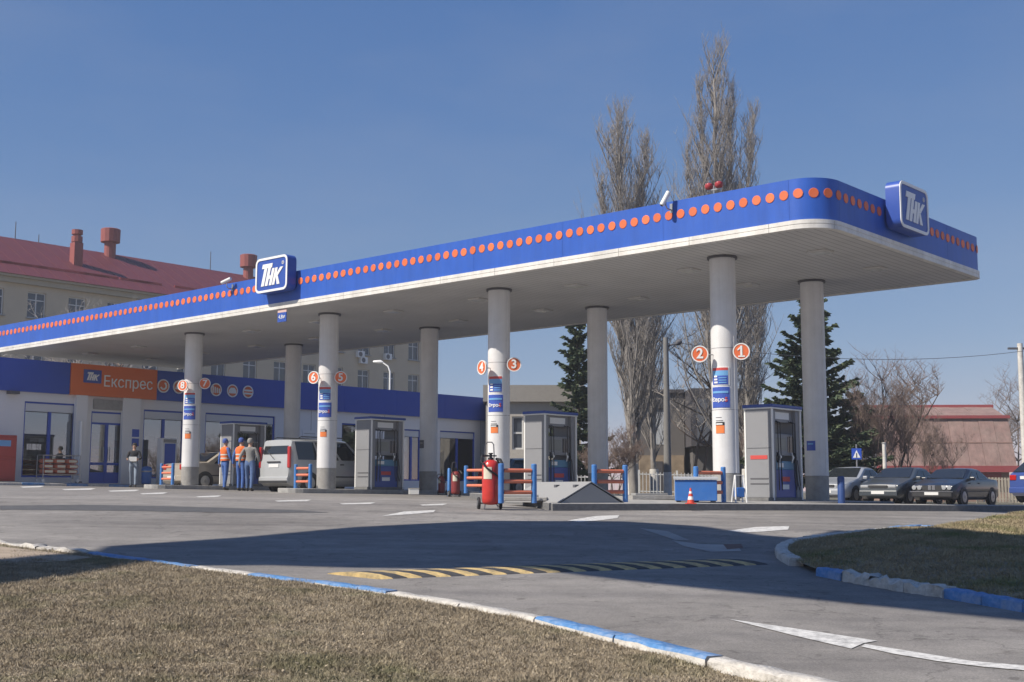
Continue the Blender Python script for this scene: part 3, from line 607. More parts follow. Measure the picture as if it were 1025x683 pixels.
# ---------------- illuminated logo boxes
def logo_polys():
    sh = 0.24; P = []
    def q(*pts): P.append([(x + sh*y, y) for x, y in pts])
    q((-.02, .80), (.57, .80), (.57, 1.0), (-.02, 1.0)); q((.13, 0), (.30, 0), (.30, .797), (.13, .797))
    q((.36, 0), (.52, 0), (.52, .797), (.36, .797)); q((.523, .30), (.60, .30), (.60, .45), (.523, .45)); q((.603, 0), (.75, 0), (.75, .76), (.603, .76))
    q((.79, 0), (.93, 0), (.93, .76), (.79, .76)); q((.933, .37), (1.03, .40), (1.25, .76), (1.08, .76), (.933, .50)); q((.933, .36), (1.03, .39), (1.24, 0), (1.07, 0))
    return P
def logo_sign(label, loc, rz, W=1.62, H=1.12, D=0.34):
    t = thing('logo_sign', label, 'sign', loc, rz, 'logo boxes on the canopy fascia')   # local x right, -y out, z up, origin at the back bottom centre
    XZ = Matrix.Rotation(math.pi/2, 4, 'X') 
    def pz(pts, y0, y1): 
        mb = MB(); mb.X = Matrix.Translation((0, 0, H/2)) @ XZ; mb.prism(pts, -y0, -y1) if y0 > y1 else mb.prism(pts, -y1, -y0); return mb
    rr = rounded_rect(W, H, 0.19)
    mb = MB(); mb.X = Matrix.Translation((0, 0, H/2)) @ XZ; mb.prism(rr, 0.0, D); mb.build('box', SIGNB, t, True, angle=30)
    ring = MB(); ring.X = Matrix.Translation((0, 0, H/2)) @ XZ; a = rounded_rect(W-.01, H-.01, 0.19); b = rounded_rect(W-.15, H-.15, .125); k = len(a)
    V = [(x, y, z) for z in (D+.001, D+.02) for poly in (a, b) for (x, y) in poly]
    Fq = [(i, (i+1) % k, k+(i+1) % k, k+i)[::-1] for i in range(k)] + [(2*k+i, 2*k+(i+1) % k, 3*k+(i+1) % k, 3*k+i) for i in range(k)]
    Fq += [(i, (i+1) % k, 2*k+(i+1) % k, 2*k+i) for i in range(k)] + [(k+i, k+(i+1) % k, 3*k+(i+1) % k, 3*k+i)[::-1] for i in range(k)]
    ring._add(V, Fq); ring.build('rim', SIGNW, t)
    mb = MB(); mb.X = Matrix.Translation((0, 0, H/2)) @ XZ; s = 0.70
    for P in logo_polys(): mb.prism([((x-.73)*s*1.22, (y-.5)*s) for x, y in P], D+.001, D+.018)
    mb.build('letters', SIGNW, t)
    mb = MB(); mb.X = Matrix.Translation((W/2-.24, 0, H-.25)) @ XZ; k = 20; r0, r1 = .055, .042
    V = [(r*math.cos(2*math.pi*i/k), r*math.sin(2*math.pi*i/k), z) for z in (D+.001, D+.012) for r in (r0, r1) for i in range(k)]
    Fq = [(2*k+i, 2*k+(i+1) % k, 3*k+(i+1) % k, 3*k+i) for i in range(k)] + [(i, (i+1) % k, 2*k+(i+1) % k, 2*k+i) for i in range(k)]
    mb._add(V, Fq); mb.build('mark', SIGNW, t)
    o = place_text('mark', 'R', 0.075, SIGNW, t, (W/2-.24, -D-.006, H-.25), (1, 0, 0), (0, 0, 1), extrude=.005)
    mb = MB(); mb.box(-.5, -.4, 0, .09, .2, .3).box(.4, .5, 0, .09, .2, .3).box(-.5, -.4, 0, .09, .42, .5).box(.4, .5, 0, .09, .42, .5); mb.build('bracket', STEEL, t)
    return t
p = C(FLOGO_L, M0-.06); logo_sign('blue rounded logo box on the long lit front fascia', (p.x, p.y, SOF+0.50), TH)
p = C(L1+.06, rm); logo_sign('blue rounded logo box on the shaded right-hand end fascia', (p.x, p.y, SOF+0.42), TH+math.pi/2)
# ---------------- cameras, clearance plate, red warning lamps
CAMW = M('camera_white', (0.72, 0.72, 0.70), 0.4)
def cctv(label, l, dirv):
    p = C(l, M0-.002); t = thing('security_camera', label, 'camera', (p.x, p.y, SOF+0.96), TH, 'security cameras on the canopy fascia'); t.scale = (.8, .8, .8)
    mb = MB(); mb.box(-.05, .05, -.02, 0, -.14, .14).tube([(0, -.02, -.05), (0, -.22, -.05), (0, -.3, .03), (0, -.3, .2)], .022); mb.build('bracket', STEEL, t)
    d = Vector(dirv).normalized(); c = Vector((0, -.3, .27)); mb = MB(); mb.cyl(c-d*.2, c+d*.26, .075, n=12); mb.cyl(c+d*.26, c+d*.275, .06, n=12); b = mb.build('housing', CAMW, t, True)
    mb = MB(); mb.cyl(c+d*.276, c+d*.285, .045, n=12); mb.build('lens', BLACK, t)
cctv('white tube security camera on the fascia near the logo box', 4.9, (-.9, -.35, -.35))
cctv('white tube security camera pointing steeply down on the middle of fascia', 22.35, (-.25, -.4, -.85))
p = C(7.55, M0+.02); t = thing('clearance_plate', 'small blue clearance height plate hanging below the fascia', 'sign', (p.x, p.y, SOF-.02), TH)
mb = MB(); mb.box(-.22, .22, -.012, .012, -.40, -.10); mb.build('plate', SIGNB, t)
mb = MB(); mb.box(-.22, .22, -.011, .011, -.098, .0); mb.build('hanger', M('pink_plate', (0.6, 0.42, 0.38), .6), t)
place_text('lettering', '4,8м', .17, SIGNW, t, (0, -.016, -.24), (1, 0, 0), (0, 0, 1), extrude=.003)
REDL = M('warning_red', (0.38, 0.045, 0.05), 0.35)
p = C(21.75, 1.0); t = thing('warning_lamp', 'pair of red warning lamps on a short mast above the canopy', 'lamp', (p.x, p.y, SOF+.88), TH)
zt = AT(721, 186, p.y).z - (SOF+.88)
mb = MB(); mb.cyl((0, 0, 0), (0, 0, zt), .02).box(-.2, .2, -.02, .02, zt-.12, zt-.09); mb.build('mast', STEEL, t)
for x in (-.15, .15):
    mb = MB(); mb.lathe([(.05, zt-.09), (.09, zt-.06), (.115, zt), (.10, zt+.06), (.045, zt+.09), (0, zt+.095)], 14, (x, 0, 0)); mb.build('lamp', REDL, t, True)
# ---------------- number discs and posters on the front columns
WORD = ['', 'one', 'two', 'three', 'four', 'five', 'six', 'seven', 'eight']
def text_disc(num, i, side):
    l = SC[i]; q = {3: (700.5, 354.5, 742, 352), 2: (482.5, 368, 514.5, 365), 1: (314, 378, 341, 378), 0: (183, 386, 205, 384)}[i]
    px, py = (q[0], q[1]) if side < 0 else (q[2], q[3])
    off = 0.47; cz = CZ[(i, 0)]; pc_ = C(l, 0); vd = Vector((pc_.x, pc_.y)).normalized(); sd = Vector((vd.y, -vd.x))   # sideways across the view
    y = pc_.y + (side*off*sd).y - 0.38; w = AT(px, py, y)
    yaw = math.atan2(vd.y, vd.x) - math.pi/2 + (0.9 if (side < 0 and i in (2,)) else 0.55*(side < 0 and i < 2) + 0.0)*-1
    t = thing('number_sign', f'round orange sign with the white digit {WORD[num]} on a column bracket', 'sign', (w.x, w.y, w.z), yaw, 'pump number signs')
    R = 0.20; mb = MB(); mb.X = Matrix.Rotation(math.pi/2, 4, 'X'); mb.lathe([(0, -.03), (R, -.03), (R, .012), (0, .012)], 28); mb.build('disc', ORANGE, t, True, angle=30)
    mb = MB(); mb.X = Matrix.Rotation(math.pi/2, 4, 'X'); mb.lathe([(R-.022, .013), (R-.022, .02), (R+.004, .02), (R+.004, -.034), (R, -.034)], 28, caps=False); mb.build('rim', SIGNW, t, True, angle=30)
    place_text('digit', str(num), .34, SIGNW, t, (0, -.021, 0), (1, 0, 0), (0, 0, 1), extrude=.004, offset=.008)
    if num == 1: mb = MB(); mb.prism3([(-.095, -.017, .05), (-.02, -.017, .12), (-.02, -.017, .075), (-.08, -.017, .02)], (0, -.008, 0)); mb.box(-.075, .085, -.025, -.017, -.135, -.10); mb.build('digit', SIGNW, t)
    mb = MB(); cx = Vector((pc_.x, pc_.y, w.z)) - w; cx.rotate(Matrix.Rotation(-yaw, 3, 'Z')); d = cx.normalized()
    mb.cyl(d*.1 + Vector((0, .04, 0)), cx - d*.30, .014, n=6); mb.build('bracket', STEEL, t)
for i, (a, b) in enumerate(((8, 7), (6, 5), (4, 3), (2, 1))): text_disc(a, i, -1); text_disc(b, i, 1)
POSTB = M('poster_blue', (0.05, 0.10, 0.42), 0.4, var=.05); POSTL = M('poster_light_blue', (0.16, 0.38, 0.66), 0.4); POSTR = M('poster_red', (0.55, 0.07, 0.06), .5); POSTO = M('poster_orange', (0.75, 0.20, 0.05), .5)
def wrap(l, m, a0, a1, z0, z1, r, base):                            # curved sheet on a column, angles in canopy frame
    mb = MB(); n = 8; V = []
    for k in range(n+1):
        a = math.radians(a0+(a1-a0)*k/n)
        for rr in (r, r+.006): 
            for z in (z0, z1): V.append((rr*math.cos(a), rr*math.sin(a), z))
    Fq = []
    for k in range(n):
        b = 4*k; Fq += [(b+2, b+6, b+7, b+3), (b+4, b, b+1, b+5), (b+1, b+3, b+7, b+5), (b+2, b, b+4, b+6)]
    Fq += [(0, 2, 3, 1), (4*n+1, 4*n+3, 4*n+2, 4*n)]; mb._add(V, Fq); return mb
def poster(label, i, a0, a1, py0, py1, kind):
    l = SC[i]; pc_ = C(l, 0); z0 = AT(500, py1, pc_.y).z - 0; z1 = AT(500, py0, pc_.y).z; R = .3165
    t = thing('poster', label, 'poster', (pc_.x, pc_.y, z0), TH, 'posters on the front columns'); h = z1-z0
    if kind == 'price':
        wrap(l, 0, a0, a1, 0, h, R, 0).build('sheet', SIGNW, t); e = (a1-a0)*.08
        wrap(l, 0, a0+e, a1-e, h*.05, h*.52, R+.007, 0).build('panel', POSTB, t); wrap(l, 0, a0+e, a1-e, h*.525, h*.80, R+.007, 0).build('panel', POSTL, t); wrap(l, 0, a0+e, a1-e, h*.805, h*.95, R+.007, 0).build('header', POSTR, t)
        for k in range(3): wrap(l, 0, a0+2.5*e, a0+5*e-k, h*(.12+.16*k), h*(.21+.16*k), R+.014, 0).build('figure', SIGNW, t)
        for k in range(3): wrap(l, 0, a0+5.7*e, a1-2*e, h*(.12+.13*k), h*(.17+.13*k), R+.014, 0).build('line', POSTL, t)
    elif kind == 'euro':
        wrap(l, 0, a0, a1, 0, h, R, 0).build('sheet', POSTB, t); e = (a1-a0)*.08
        wrap(l, 0, a0+e, a1-e, h*.70, h*.80, R+.007, 0).build('line', POSTL, t)
        am = math.radians((a0+a1)/2); wtot = R*math.radians(a1-a0)
        for txt, sz, mt, da in (('Євро-', h*.27, SIGNW, -.12), ('5', h*.30, POSTR, .47)):
            tm_ = text_mesh(txt, sz, .003, 0, .003)
            for vv_ in tm_.vertices:
                x, y, z = vv_.co; an = am + da + x/R; rr_ = R + .011 + z; vv_.co = (rr_*math.cos(an), rr_*math.sin(an), h*.38 + y)
            mk('lettering', tm_, mt, t)
    else:
        wrap(l, 0, a0, a1, 0, h*.60, R, 0).build('sheet', POSTO, t); wrap(l, 0, a0, a1, h*.605, h*.86, R, 0).build('header', BLACK, t)
        wrap(l, 0, a0+3, a1-8, h*.66, h*.76, R+.007, 0).build('line', SIGNW, t); wrap(l, 0, a0, a1-6, h*.95, h*.99, R, 0).build('line', GREYP, t); wrap(l, 0, a0, a1-12, h*1.2, h*1.23, R, 0).build('line', GREYP, t)
PY = {3: (368, 386.5, 388, 408.5, 421, 434), 2: (377, 394, 396, 413, 424.5, 434), 1: (388, 402, 404, 418.5, 430, 438), 0: (394, 406, 407.5, 421, 432, 440)}
ANG = -139                                                           # poster centre, canopy frame (faces the road at left)
WHO = {3: 'between signs two and one', 2: 'between signs four and three', 1: 'between signs six and five', 0: 'between signs eight and seven'}
for i, y in PY.items():
    va = math.degrees(math.atan2(-C(SC[i], 0).y, -C(SC[i], 0).x) - TH); cA = va - 16
    poster(f'blue price poster on the column {WHO[i]}', i, cA-48, cA+38, y[0], y[1], 'price')
    poster(f'blue fuel poster with white lettering on the column {WHO[i]}', i, cA-48, cA+38, y[2], y[3], 'euro')
    poster(f'small orange sticker on the column {WHO[i]}', i, cA-28, cA+12, y[4], y[5], 'sticker')
p = C(SC[3], ROW); t = thing('column_notice', 'small square blue notice on the rear column beside parked cars', 'sign', (p.x, p.y, AT(821, 451.5, p.y).z), TH)
wrap(0, 0, -112, -66, 0, .26, .3165, 0).build('sheet', POSTB, t); wrap(0, 0, -104, -76, .16, .20, .3235, 0).build('line', POSTL, t)
p = C(SC[1], ROW); t = thing('column_notice', 'small dark grey notice on the rear column near shop windows', 'sign', (p.x, p.y, AT(430, 449, p.y).z), TH)
wrap(0, 0, -120, -75, 0, .28, .3165, 0).build('sheet', GREYP, t); wrap(0, 0, -112, -84, .15, .2, .3235, 0).build('line', SKIRT, t)
# ------------------------------------------------------------------ fuel dispensers
DGREY = M('dispenser_grey', (0.25, 0.255, 0.27), 0.45, var=0.06, vscale=3, dirt=(0.17, 0.17, 0.175), dscale=3, damt=0.4)
DBLUE = M('dispenser_blue', (0.03, 0.075, 0.32), 0.35, var=0.05); DTEAL = M('dispenser_teal', (0.07, 0.22, 0.36), 0.35)
SCREEN = M('screen_dark', (0.03, 0.034, 0.04), 0.12, spec=0.7); LCD = M('display_grey', (0.20, 0.21, 0.19), 0.3)
def dispenser(label, l, m=2.3):
    p = C(l, m); t = thing('fuel_dispenser', label, 'fuel dispenser', (p.x, p.y, stand_z(l, m)-.01), TH, 'fuel dispensers under the canopy'); t.scale = (.86, .88, .985)
    mb = MB(); mb.box(-.46, .46, -.88, .88, 0, .09); mb.build('plinth', DCONC, t, bevel=.01)
    for s in (-1, 1):
        y0, y1 = sorted((s*.60, s*.84)); mb = MB(); mb.box(-.42, .42, y0, y1, .09, 2.34); e = mb.build('end_panel', DGREY, t, bevel=.012)
        yo = s*.84
        for z in (.42, .55, 1.34):
            mb = MB(); a, b = sorted((yo, yo+s*.008)); mb.box(-.3 if z < 1 else -.4, .3 if z < 1 else .4, a, b, z, z+.035 if z < 1 else z+.012); mb.build('vent', GREYP, e)
        for sx in (-1, 1):
            mb = MB(); x0, x1 = sorted((sx*.422, sx*.475)); a, b = sorted((s*.79, s*.845)); mb.box(x0, x1, a, b, .02, 2.34); mb.build('edge_post', SIGNW, t, bevel=.008)
    mb = MB(); mb.box(-.37, .37, -.598, .598, .09, .80); mb.build('cabinet', DBLUE, t, bevel=.01)
    mb = MB(); mb.box(-.372, .372, -.598, .598, .803, 1.02); mb.build('stripe_panel', DTEAL, t, bevel=.01)
    mb = MB(); mb.box(-.34, .34, -.598, .598, 1.16, 1.72); h = mb.build('display_head', DGREY, t, bevel=.015)
    for sx in (-1, 1):
        for (y0, y1, z0, z1, mt) in ((-.5, .15, 1.3, 1.62, LCD), (.22, .52, 1.25, 1.66, SCREEN)):
            mb = MB(); x0, x1 = sorted((sx*.342, sx*.35)); mb.box(x0, x1, y0, y1, z0, z1); mb.build('display', mt, h)
    for sx in (-1, 1):
        for (y0, y1, z0, z1, mt) in ((-.25, .25, .5, .62, POSTR), (-.2, .2, .3, .42, SIGNW), (-.42, -.1, .86, .97, SIGNW)): mb = MB(); x0, x1 = sorted((sx*.3725, sx*.378)); mb.box(x0, x1, y0, y1, z0, z1); mb.build('sticker', mt, t)
        mb = MB(); x0, x1 = sorted((sx*.302, sx*.309)); mb.box(x0, x1, -.4, .4, 2.1, 2.28); mb.build('product_plate', SIGNW, t)
    mb = MB(); mb.box(-.30, .30, -.598, .598, 2.02, 2.335); mb.build('hose_beam', DGREY, t, bevel=.01)
    mb = MB(); mb.box(-.485, .485, -.88, .88, 2.342, 2.38); mb.build('roof_tray', SIGNW, t, bevel=.01)
    mb = MB(); mb.box(-.50, .50, -.90, .90, 2.382, 2.46); mb.build('roof_cap', DBLUE, t, bevel=.02)
    for sx in (-1, 1):
        for y in (-.5, -.36, .36, .5):
            mb = MB(); mb.tube([(sx*.30, y, 2.05), (sx*.44, y, 2.0), (sx*.45, y, 1.2), (sx*.47, y*1.08, .5), (sx*.50, y*1.16, .28), (sx*.52, y*1.22, .42), (sx*.47, y*1.1, 1.05)], .014, 6); mb.build('hose', BLACK, t, True)
            mb = MB(); mb.tube([(sx*.40, y, .98), (sx*.45, y, 1.12), (sx*.40, y, 1.24)], [.018, .032, .018], 6); mb.build('nozzle', SIGNW if abs(y) < .4 else BLACK, t, True)
    return t
dispenser('grey fuel dispenser with blue roof behind the workers near the shop', SC[0])
dispenser('grey fuel dispenser with blue roof behind the light grey van', SC[1])
dispenser('grey fuel dispenser with blue roof behind the grey gabled hatch', SC[2])
d4 = dispenser('grey fuel dispenser with a red stripe on its end panel', SC[3])
mb = MB(); mb.box(-.28, .28, -.850, -.8405, 1.06, 1.16); mb.build('red_stripe', POSTR, d4)
# ------------------------------------------------------------------ guard rails
GBLUE = M('guard_blue', (0.045, 0.19, 0.50), 0.5, var=.12, vscale=9, dirt=(0.25, 0.28, 0.32), dscale=9, damt=.4); GORANGE = M('guard_orange', (0.62, 0.17, 0.09), 0.5, var=.15, vscale=9, dirt=(0.5, 0.25, 0.18), dscale=8, damt=.6)
def guard(label, p0, p1, h=0.80):
    p0 = Vector(p0); p1 = Vector(p1); c = (p0+p1)/2; d = (p1-p0).xy; w = d.length/2
    t = thing('guard_rail', label, 'guard rail', c, math.atan2(d.y, d.x), 'blue and orange guard rails')
    for s in (-1, 1):
        mb = MB(); mb.lathe([(.058, 0), (.058, h-.015), (.045, h), (0, h)], 14, (s*w, 0, 0)); mb.build('post', GBLUE, t, True)
    for z in (.22, .44, .66):
        mb = MB(); mb.cyl((-w+.06, 0, z*h/.8), (w-.06, 0, z*h/.8), .042, n=12); mb.build('rail', GORANGE, t, True)
    return t
def nose(i):
    q0 = C(SC[i]-.36, -.95); q1 = C(SC[i]+.36, -.95)
    return (Vector((q0.x, q0.y, stand_z(SC[i], -.95))), Vector((q1.x, q1.y, stand_z(SC[i], -.95))))
guard('blue and orange guard rail before the column with signs eight and seven', *nose(0), .76)
guard('blue and orange guard rail before the column beside the light grey van', *nose(1), .76)
guard('blue and orange guard rail half hidden behind the red wheeled extinguisher', *nose(2), .76)
def pair(x0, x1, y, dz=.148): return G(x0, y, dz), G(x1, y, dz)
guard('blue and orange guard rail standing just right of the red extinguisher', *pair(501.5, 534.5, 503.8))
guard('blue and orange guard rail right of the grey gabled hatch', *pair(595, 626, 502.8))
guard('blue and orange guard rail partly hidden behind the blue bin', *pair(697, 724.5, 502.6))
p = G(842, 504.5, .0); p = on_ground(842, 30.5, 0.0); t = thing('bollard', 'short dark blue post beside the parked silver car', 'bollard', p)
mb = MB(); mb.lathe([(.09, 0), (.09, .75), (.07, .79), (0, .79)], 14); mb.build('post', M('dark_blue_paint', (0.03, 0.07, 0.22), .5, var=.1), t, True); mb = MB(); mb.lathe([(.13, 0), (.13, .03), (.092, .03)], 14); mb.build('foot', GREYP, t)
# ------------------------------------------------------------------ wheeled extinguishers
RED = M('extinguisher_red', (0.55, 0.035, 0.025), 0.3, var=.06, vscale=5, coat=.3, dirt=(0.3, 0.03, 0.03), dscale=6, damt=.4)
LBL = M('label_cream', (0.62, 0.58, 0.46), .6, var=.1)
RED_SHADED = M('extinguisher_red_shaded', (0.22, 0.03, 0.03), .5, var=.1)  # same red with shade darkened into the colour, for the two under the canopy
def extinguisher(label, p, s=1.0, rz=0.0, RED=RED):
    t = thing('wheeled_extinguisher', label, 'fire extinguisher', p, rz, 'wheeled fire extinguishers'); t.scale = (s, s, s)
    mb = MB(); mb.lathe([(.05, .10), (.15, .115), (.185, .17), (.19, .25), (.19, .90), (.175, 1.0), (.12, 1.06), (.05, 1.08), (0, 1.08)], 24); b = mb.build('cylinder', RED, t, True, angle=60)
    mb = MB(); n = 8; V = []
    for k in range(n+1):
        a = math.radians(-150+60*k/n)
        for r in (.1915, .195):
            for z in (.66, .92): V.append((r*math.cos(a), r*math.sin(a), z))
    mb._add(V, [f for k in range(n) for f in ((4*k+2, 4*k+6, 4*k+7, 4*k+3), (4*k+1, 4*k+3, 4*k+7, 4*k+5), (4*k+2, 4*k, 4*k+4, 4*k+6))]); mb.build('label', LBL, t)
    mb = MB(); mb.lathe([(.06, 1.075), (.06, 1.13), (.03, 1.13), (.03, 1.2), (.05, 1.2), (.05, 1.23), (0, 1.23)], 12).box(-.13, .13, -.02, .02, 1.15, 1.18); mb.build('valve', BLACK, t)
    mb = MB(); mb.tube([(-.10, .17, .3), (-.10, .19, 1.2), (-.09, .19, 1.42), (-.05, .19, 1.47), (.05, .19, 1.47), (.09, .19, 1.42), (.10, .19, 1.2), (.10, .17, .3)], .013, 8); mb.build('handle', GREYP, t, True)
    hose = [(.02, 0, 1.16), (-.2, -.05, 1.17), (-.23, -.14, 1.05), (-.12, -.215, .9), (.05, -.22, .78), (.2, -.14, .68), (.235, .0, .7), (.22, .08, .95), (.14, .1, 1.12)]
    mb = MB(); mb.tube(hose, .021, 8); mb.build('hose', BLACK, t, True)
    mb = MB(); mb.tube([(.14, .1, 1.1), (.2, -.1, 1.08), (.22, -.16, .98)], [.03, .03, .045], 8); mb.build('horn', BLACK, t, True)
    for sx in (-1, 1):
        mb = MB(); mb.lathe([(.05, -.03), (.12, -.03), (.135, -.015), (.135, .015), (.12, .03), (.05, .03)], 18, (sx*.24, .16, .135), 'x'); w = mb.build('wheel', BLACK, t, True)
        mb = MB(); mb.lathe([(.07, -.034), (.07, .034)], 12, (sx*.24, .16, .135), 'x'); mb.build('hub', STEEL, w)
    mb = MB(); mb.cyl((-.22, .16, .135), (.22, .16, .135), .014, n=8); mb.tube([(-.12, -.02, .14), (-.16, -.2, .02)], .014, 6).tube([(.12, -.02, .14), (.16, -.2, .02)], .014, 6).tube([(-.17, -.2, .015), (.17, -.2, .015)], .014, 6); mb.build('undercarriage', GREYP, t)
    return t
pe = G(491, 510.2); extinguisher('red wheeled fire extinguisher standing alone on the sunlit asphalt', pe, 1.0 if pe.y < 1 else 66*pe.y/F/1.45, .15)
extinguisher('red wheeled extinguisher with shade-darkened paint beside the thin blue post', on_ground(456, 36.5), .70, .4, RED_SHADED)
extinguisher('red wheeled extinguisher in shade beside the rear column near shop', on_ground(442, 41.5), .60, -.3, RED_SHADED)
p = on_ground(449.5, 36.8); t = thing('thin_post', 'thin blue post beside the shade-darkened red extinguisher', 'post', p); mb = MB(); mb.lathe([(.05, 0), (.05, .82), (.03, .85), (0, .85)], 10); mb.build('shaft', GBLUE, t, True); mb = MB(); mb.lathe([(.1, 0), (.1, .02), (.052, .02)], 10); mb.build('foot', GREYP, t)
p = on_ground(414, 40.5, .01); t = thing('small_box', 'small white box on the ground at the rear column', 'box', p, .2); mb = MB(); mb.box(-.17, .17, -.12, .12, 0, .19); mb.build('carton', SIGNW, t, bevel=.01); mb = MB(); mb.box(-.18, .18, -.13, .13, .191, .21); mb.build('lid', LBL, t)
# ------------------------------------------------------------------ gabled hatch, slabs, blue bin, cone
HATCH = M('hatch_grey', (0.30, 0.30, 0.295), .6, var=.08, vscale=4, dirt=(0.25, 0.25, 0.24), dscale=4, damt=.5)
q = G(561, 503.6, .148); hz = q.z - .0
t = thing('tank_hatch', 'grey gabled tank hatch between the two front guard rails', 'hatch', q, -1.08)
W, H, D = 1.5, .40, 2.3; mb = MB(); mb._add([(0, 0, 0), (0, W, 0), (0, W*.5, H), (-D, 0, 0), (-D, W, 0), (-D, W*.5, H)], [(0, 1, 2), (5, 4, 3), (0, 2, 5, 3), (1, 4, 5, 2), (0, 3, 4, 1)]); mb.build('body', HATCH, t)
mb = MB(); mb._add([(.02, -.06, -.0), (.02, W*.5, H+.02), (.02, W+.06, 0), (-D-.03, -.06, 0), (-D-.03, W*.5, H+.02), (-D-.03, W+.06, 0), (.02, -.06, .022), (.02, W*.5, H+.045), (.02, W+.06, .022), (-D-.03, -.06, .022), (-D-.03, W*.5, H+.045), (-D-.03, W+.06, .022)],
    [(6, 7, 10, 9), (7, 8, 11, 10), (0, 1, 7, 6), (1, 2, 8, 7), (4, 3, 9, 10), (5, 4, 10, 11), (3, 0, 6, 9), (2, 5, 11, 8)]); mb.build('cover', HATCH, t)
for k in (0.3, 1.1): mb = MB(); mb.box(-k-.05, -k+.05, W*.34, W*.4, H*.72, H*.95); mb.build('handle', GREYP, t)
for (x, y, w, d, h, rz, lab) in ((652, 500.2, 1.1, .55, .10, .2, 'flat pale concrete slab lying left of the blue bin'), (520, 501.6, 1.2, .35, .08, -.1, 'flat pale concrete slab lying behind the front guard rail')):
    q = G(x, y, .148); t = thing('concrete_slab', lab, 'slab', q, rz); mb = MB(); mb.box(-w/2, w/2, -d/2, d/2, 0, h); mb.build('slab', CONC, t, bevel=.012)
    mb = MB(); mb.box(-w/2+.1, w/2-.2, -d/2+.08, d/2-.1, h+.002, h+.05); mb.build('board', HATCH, t, bevel=.006)
q = G(697, 503.4, .148); t = thing('blue_bin', 'blue sand bin with a pale sloping lid beside the front column', 'bin', q, -.12)
BINB = M('bin_blue', (0.035, 0.15, 0.46), .5, var=.1, vscale=4, dirt=(0.1, 0.2, 0.4), dscale=6, damt=.4); mb = MB(); mb.box(-.46, .46, 0, .62, .04, .50); mb.build('body', BINB, t, bevel=.015)
mb = MB(); mb._add([(-.49, -.03, .505), (.49, -.03, .505), (.49, .66, .56), (-.49, .66, .56), (-.49, -.03, .53), (.49, -.03, .53), (.49, .66, .585), (-.49, .66, .585)], [(3, 2, 1, 0), (4, 5, 6, 7), (0, 1, 5, 4), (1, 2, 6, 5), (2, 3, 7, 6), (3, 0, 4, 7)]); mb.build('lid', M('bin_lid', (0.40, 0.42, 0.44), .5, var=.1), t)
for sx in (-.38, .38): mb = MB(); mb.box(sx-.05, sx+.05, .05, .57, 0, .038); mb.build('foot', GREYP, t)
CONER = M('cone_red', (0.65, 0.07, 0.04), .5, var=.08); q = G(691.5, 504.6, .148); t = thing('traffic_cone', 'small red and white traffic cone before the blue bin', 'traffic cone', q)
mb = MB(); mb.box(-.11, .11, -.11, .11, 0, .02); mb.build('foot', CONER, t, bevel=.005)
rr = lambda z: .085 - .07*z/.34
for k, (z0, z1) in enumerate(((.02, .09), (.092, .16), (.162, .22), (.222, .27), (.272, .34))):
    mb = MB(); mb.lathe([(rr(z0), z0), (rr(z1), z1)], 16); mb.build('band', CONER if k % 2 == 0 else SIGNW, t, True)
q = G(742.5, 503.2, .148); t = thing('service_stand', 'small white and blue service stand beside the front column', 'stand', q, .3)
mb = MB(); mb.tube([(-.14, .02, 0), (-.10, .1, .62), (.10, .1, .62), (.14, .02, 0)], .018, 6).tube([(-.14, .22, 0), (-.10, .12, .62)], .018, 6).tube([(.14, .22, 0), (.10, .12, .62)], .018, 6); mb.build('frame', SIGNW, t)
mb = MB(); mb.box(-.10, .10, .03, .2, .12, .34); mb.build('bucket', BINB, t, bevel=.02)
# ------------------------------------------------------------------ shop
LS = -8.0
def frame(l): 
    p = C(l, 0); return (p.x, p.y, 0.0), TH+math.pi/2
SH = lambda px, py: plane_hit(px, py, LS)
SHM = lambda px: plane_hit(px, 440, LS)[0]
SHZ = lambda px, py: plane_hit(px, py, LS)[1]
PANEL = M('shop_panel', (0.78, 0.78, 0.78), .45, var=.05, vscale=1.5, dirt=(0.6, 0.6, 0.6), dscale=1.5, damt=.4)
SBLUE = M('shop_band_blue', (0.022, 0.075, 0.40), .45, var=.06, vscale=1.0); SORANGE = M('shop_band_orange', (0.72, 0.16, 0.035), .5, var=.06, vscale=1.0)
FBLUE = M('frame_blue', (0.03, 0.085, 0.45), .4); FROST = M('frosted_strip', (0.66, 0.68, 0.70), .4)
GLASS = glass_mat('shop_glass', (0.72, 0.76, 0.78), .78)
DARKIN = M('shop_interior', (0.16, 0.15, 0.135), .9, var=.3, vscale=1.5); FLOORIN = M('shop_floor', (0.30, 0.28, 0.25), .6)
loc, rz = frame(LS)
mL, mR = SHM(-70), SHM(487); zb0, zb1 = 5.42, 6.70; zf = gz(C(LS, 8).x, C(LS, 8).y)+.20
zf = SHZ(105, 479.0)
shop = thing('shop_building', 'low grey shop with blue and orange sign band beyond the pumps', 'shop', loc, rz)
def wall_open(parent, name, mat, x0, x1, z0, z1, ops, y0, y1):      # wall cut into boxes round rectangular openings
    xs_ = sorted({x0, x1, *[o[0] for o in ops], *[o[1] for o in ops]}); mb = MB()
    for a, b in zip(xs_, xs_[1:]):
        col_ops = sorted([(o[2], o[3]) for o in ops if o[0] <= a+1e-6 and o[1] >= b-1e-6]); z = z0
        for (p, q) in col_ops:
            if p > z+1e-4: mb.box(a, b, y0, y1, z, p)
            z = q
        if z < z1-1e-4: mb.box(a, b, y0, y1, z, z1)
    return mb.build(name, mat, parent)
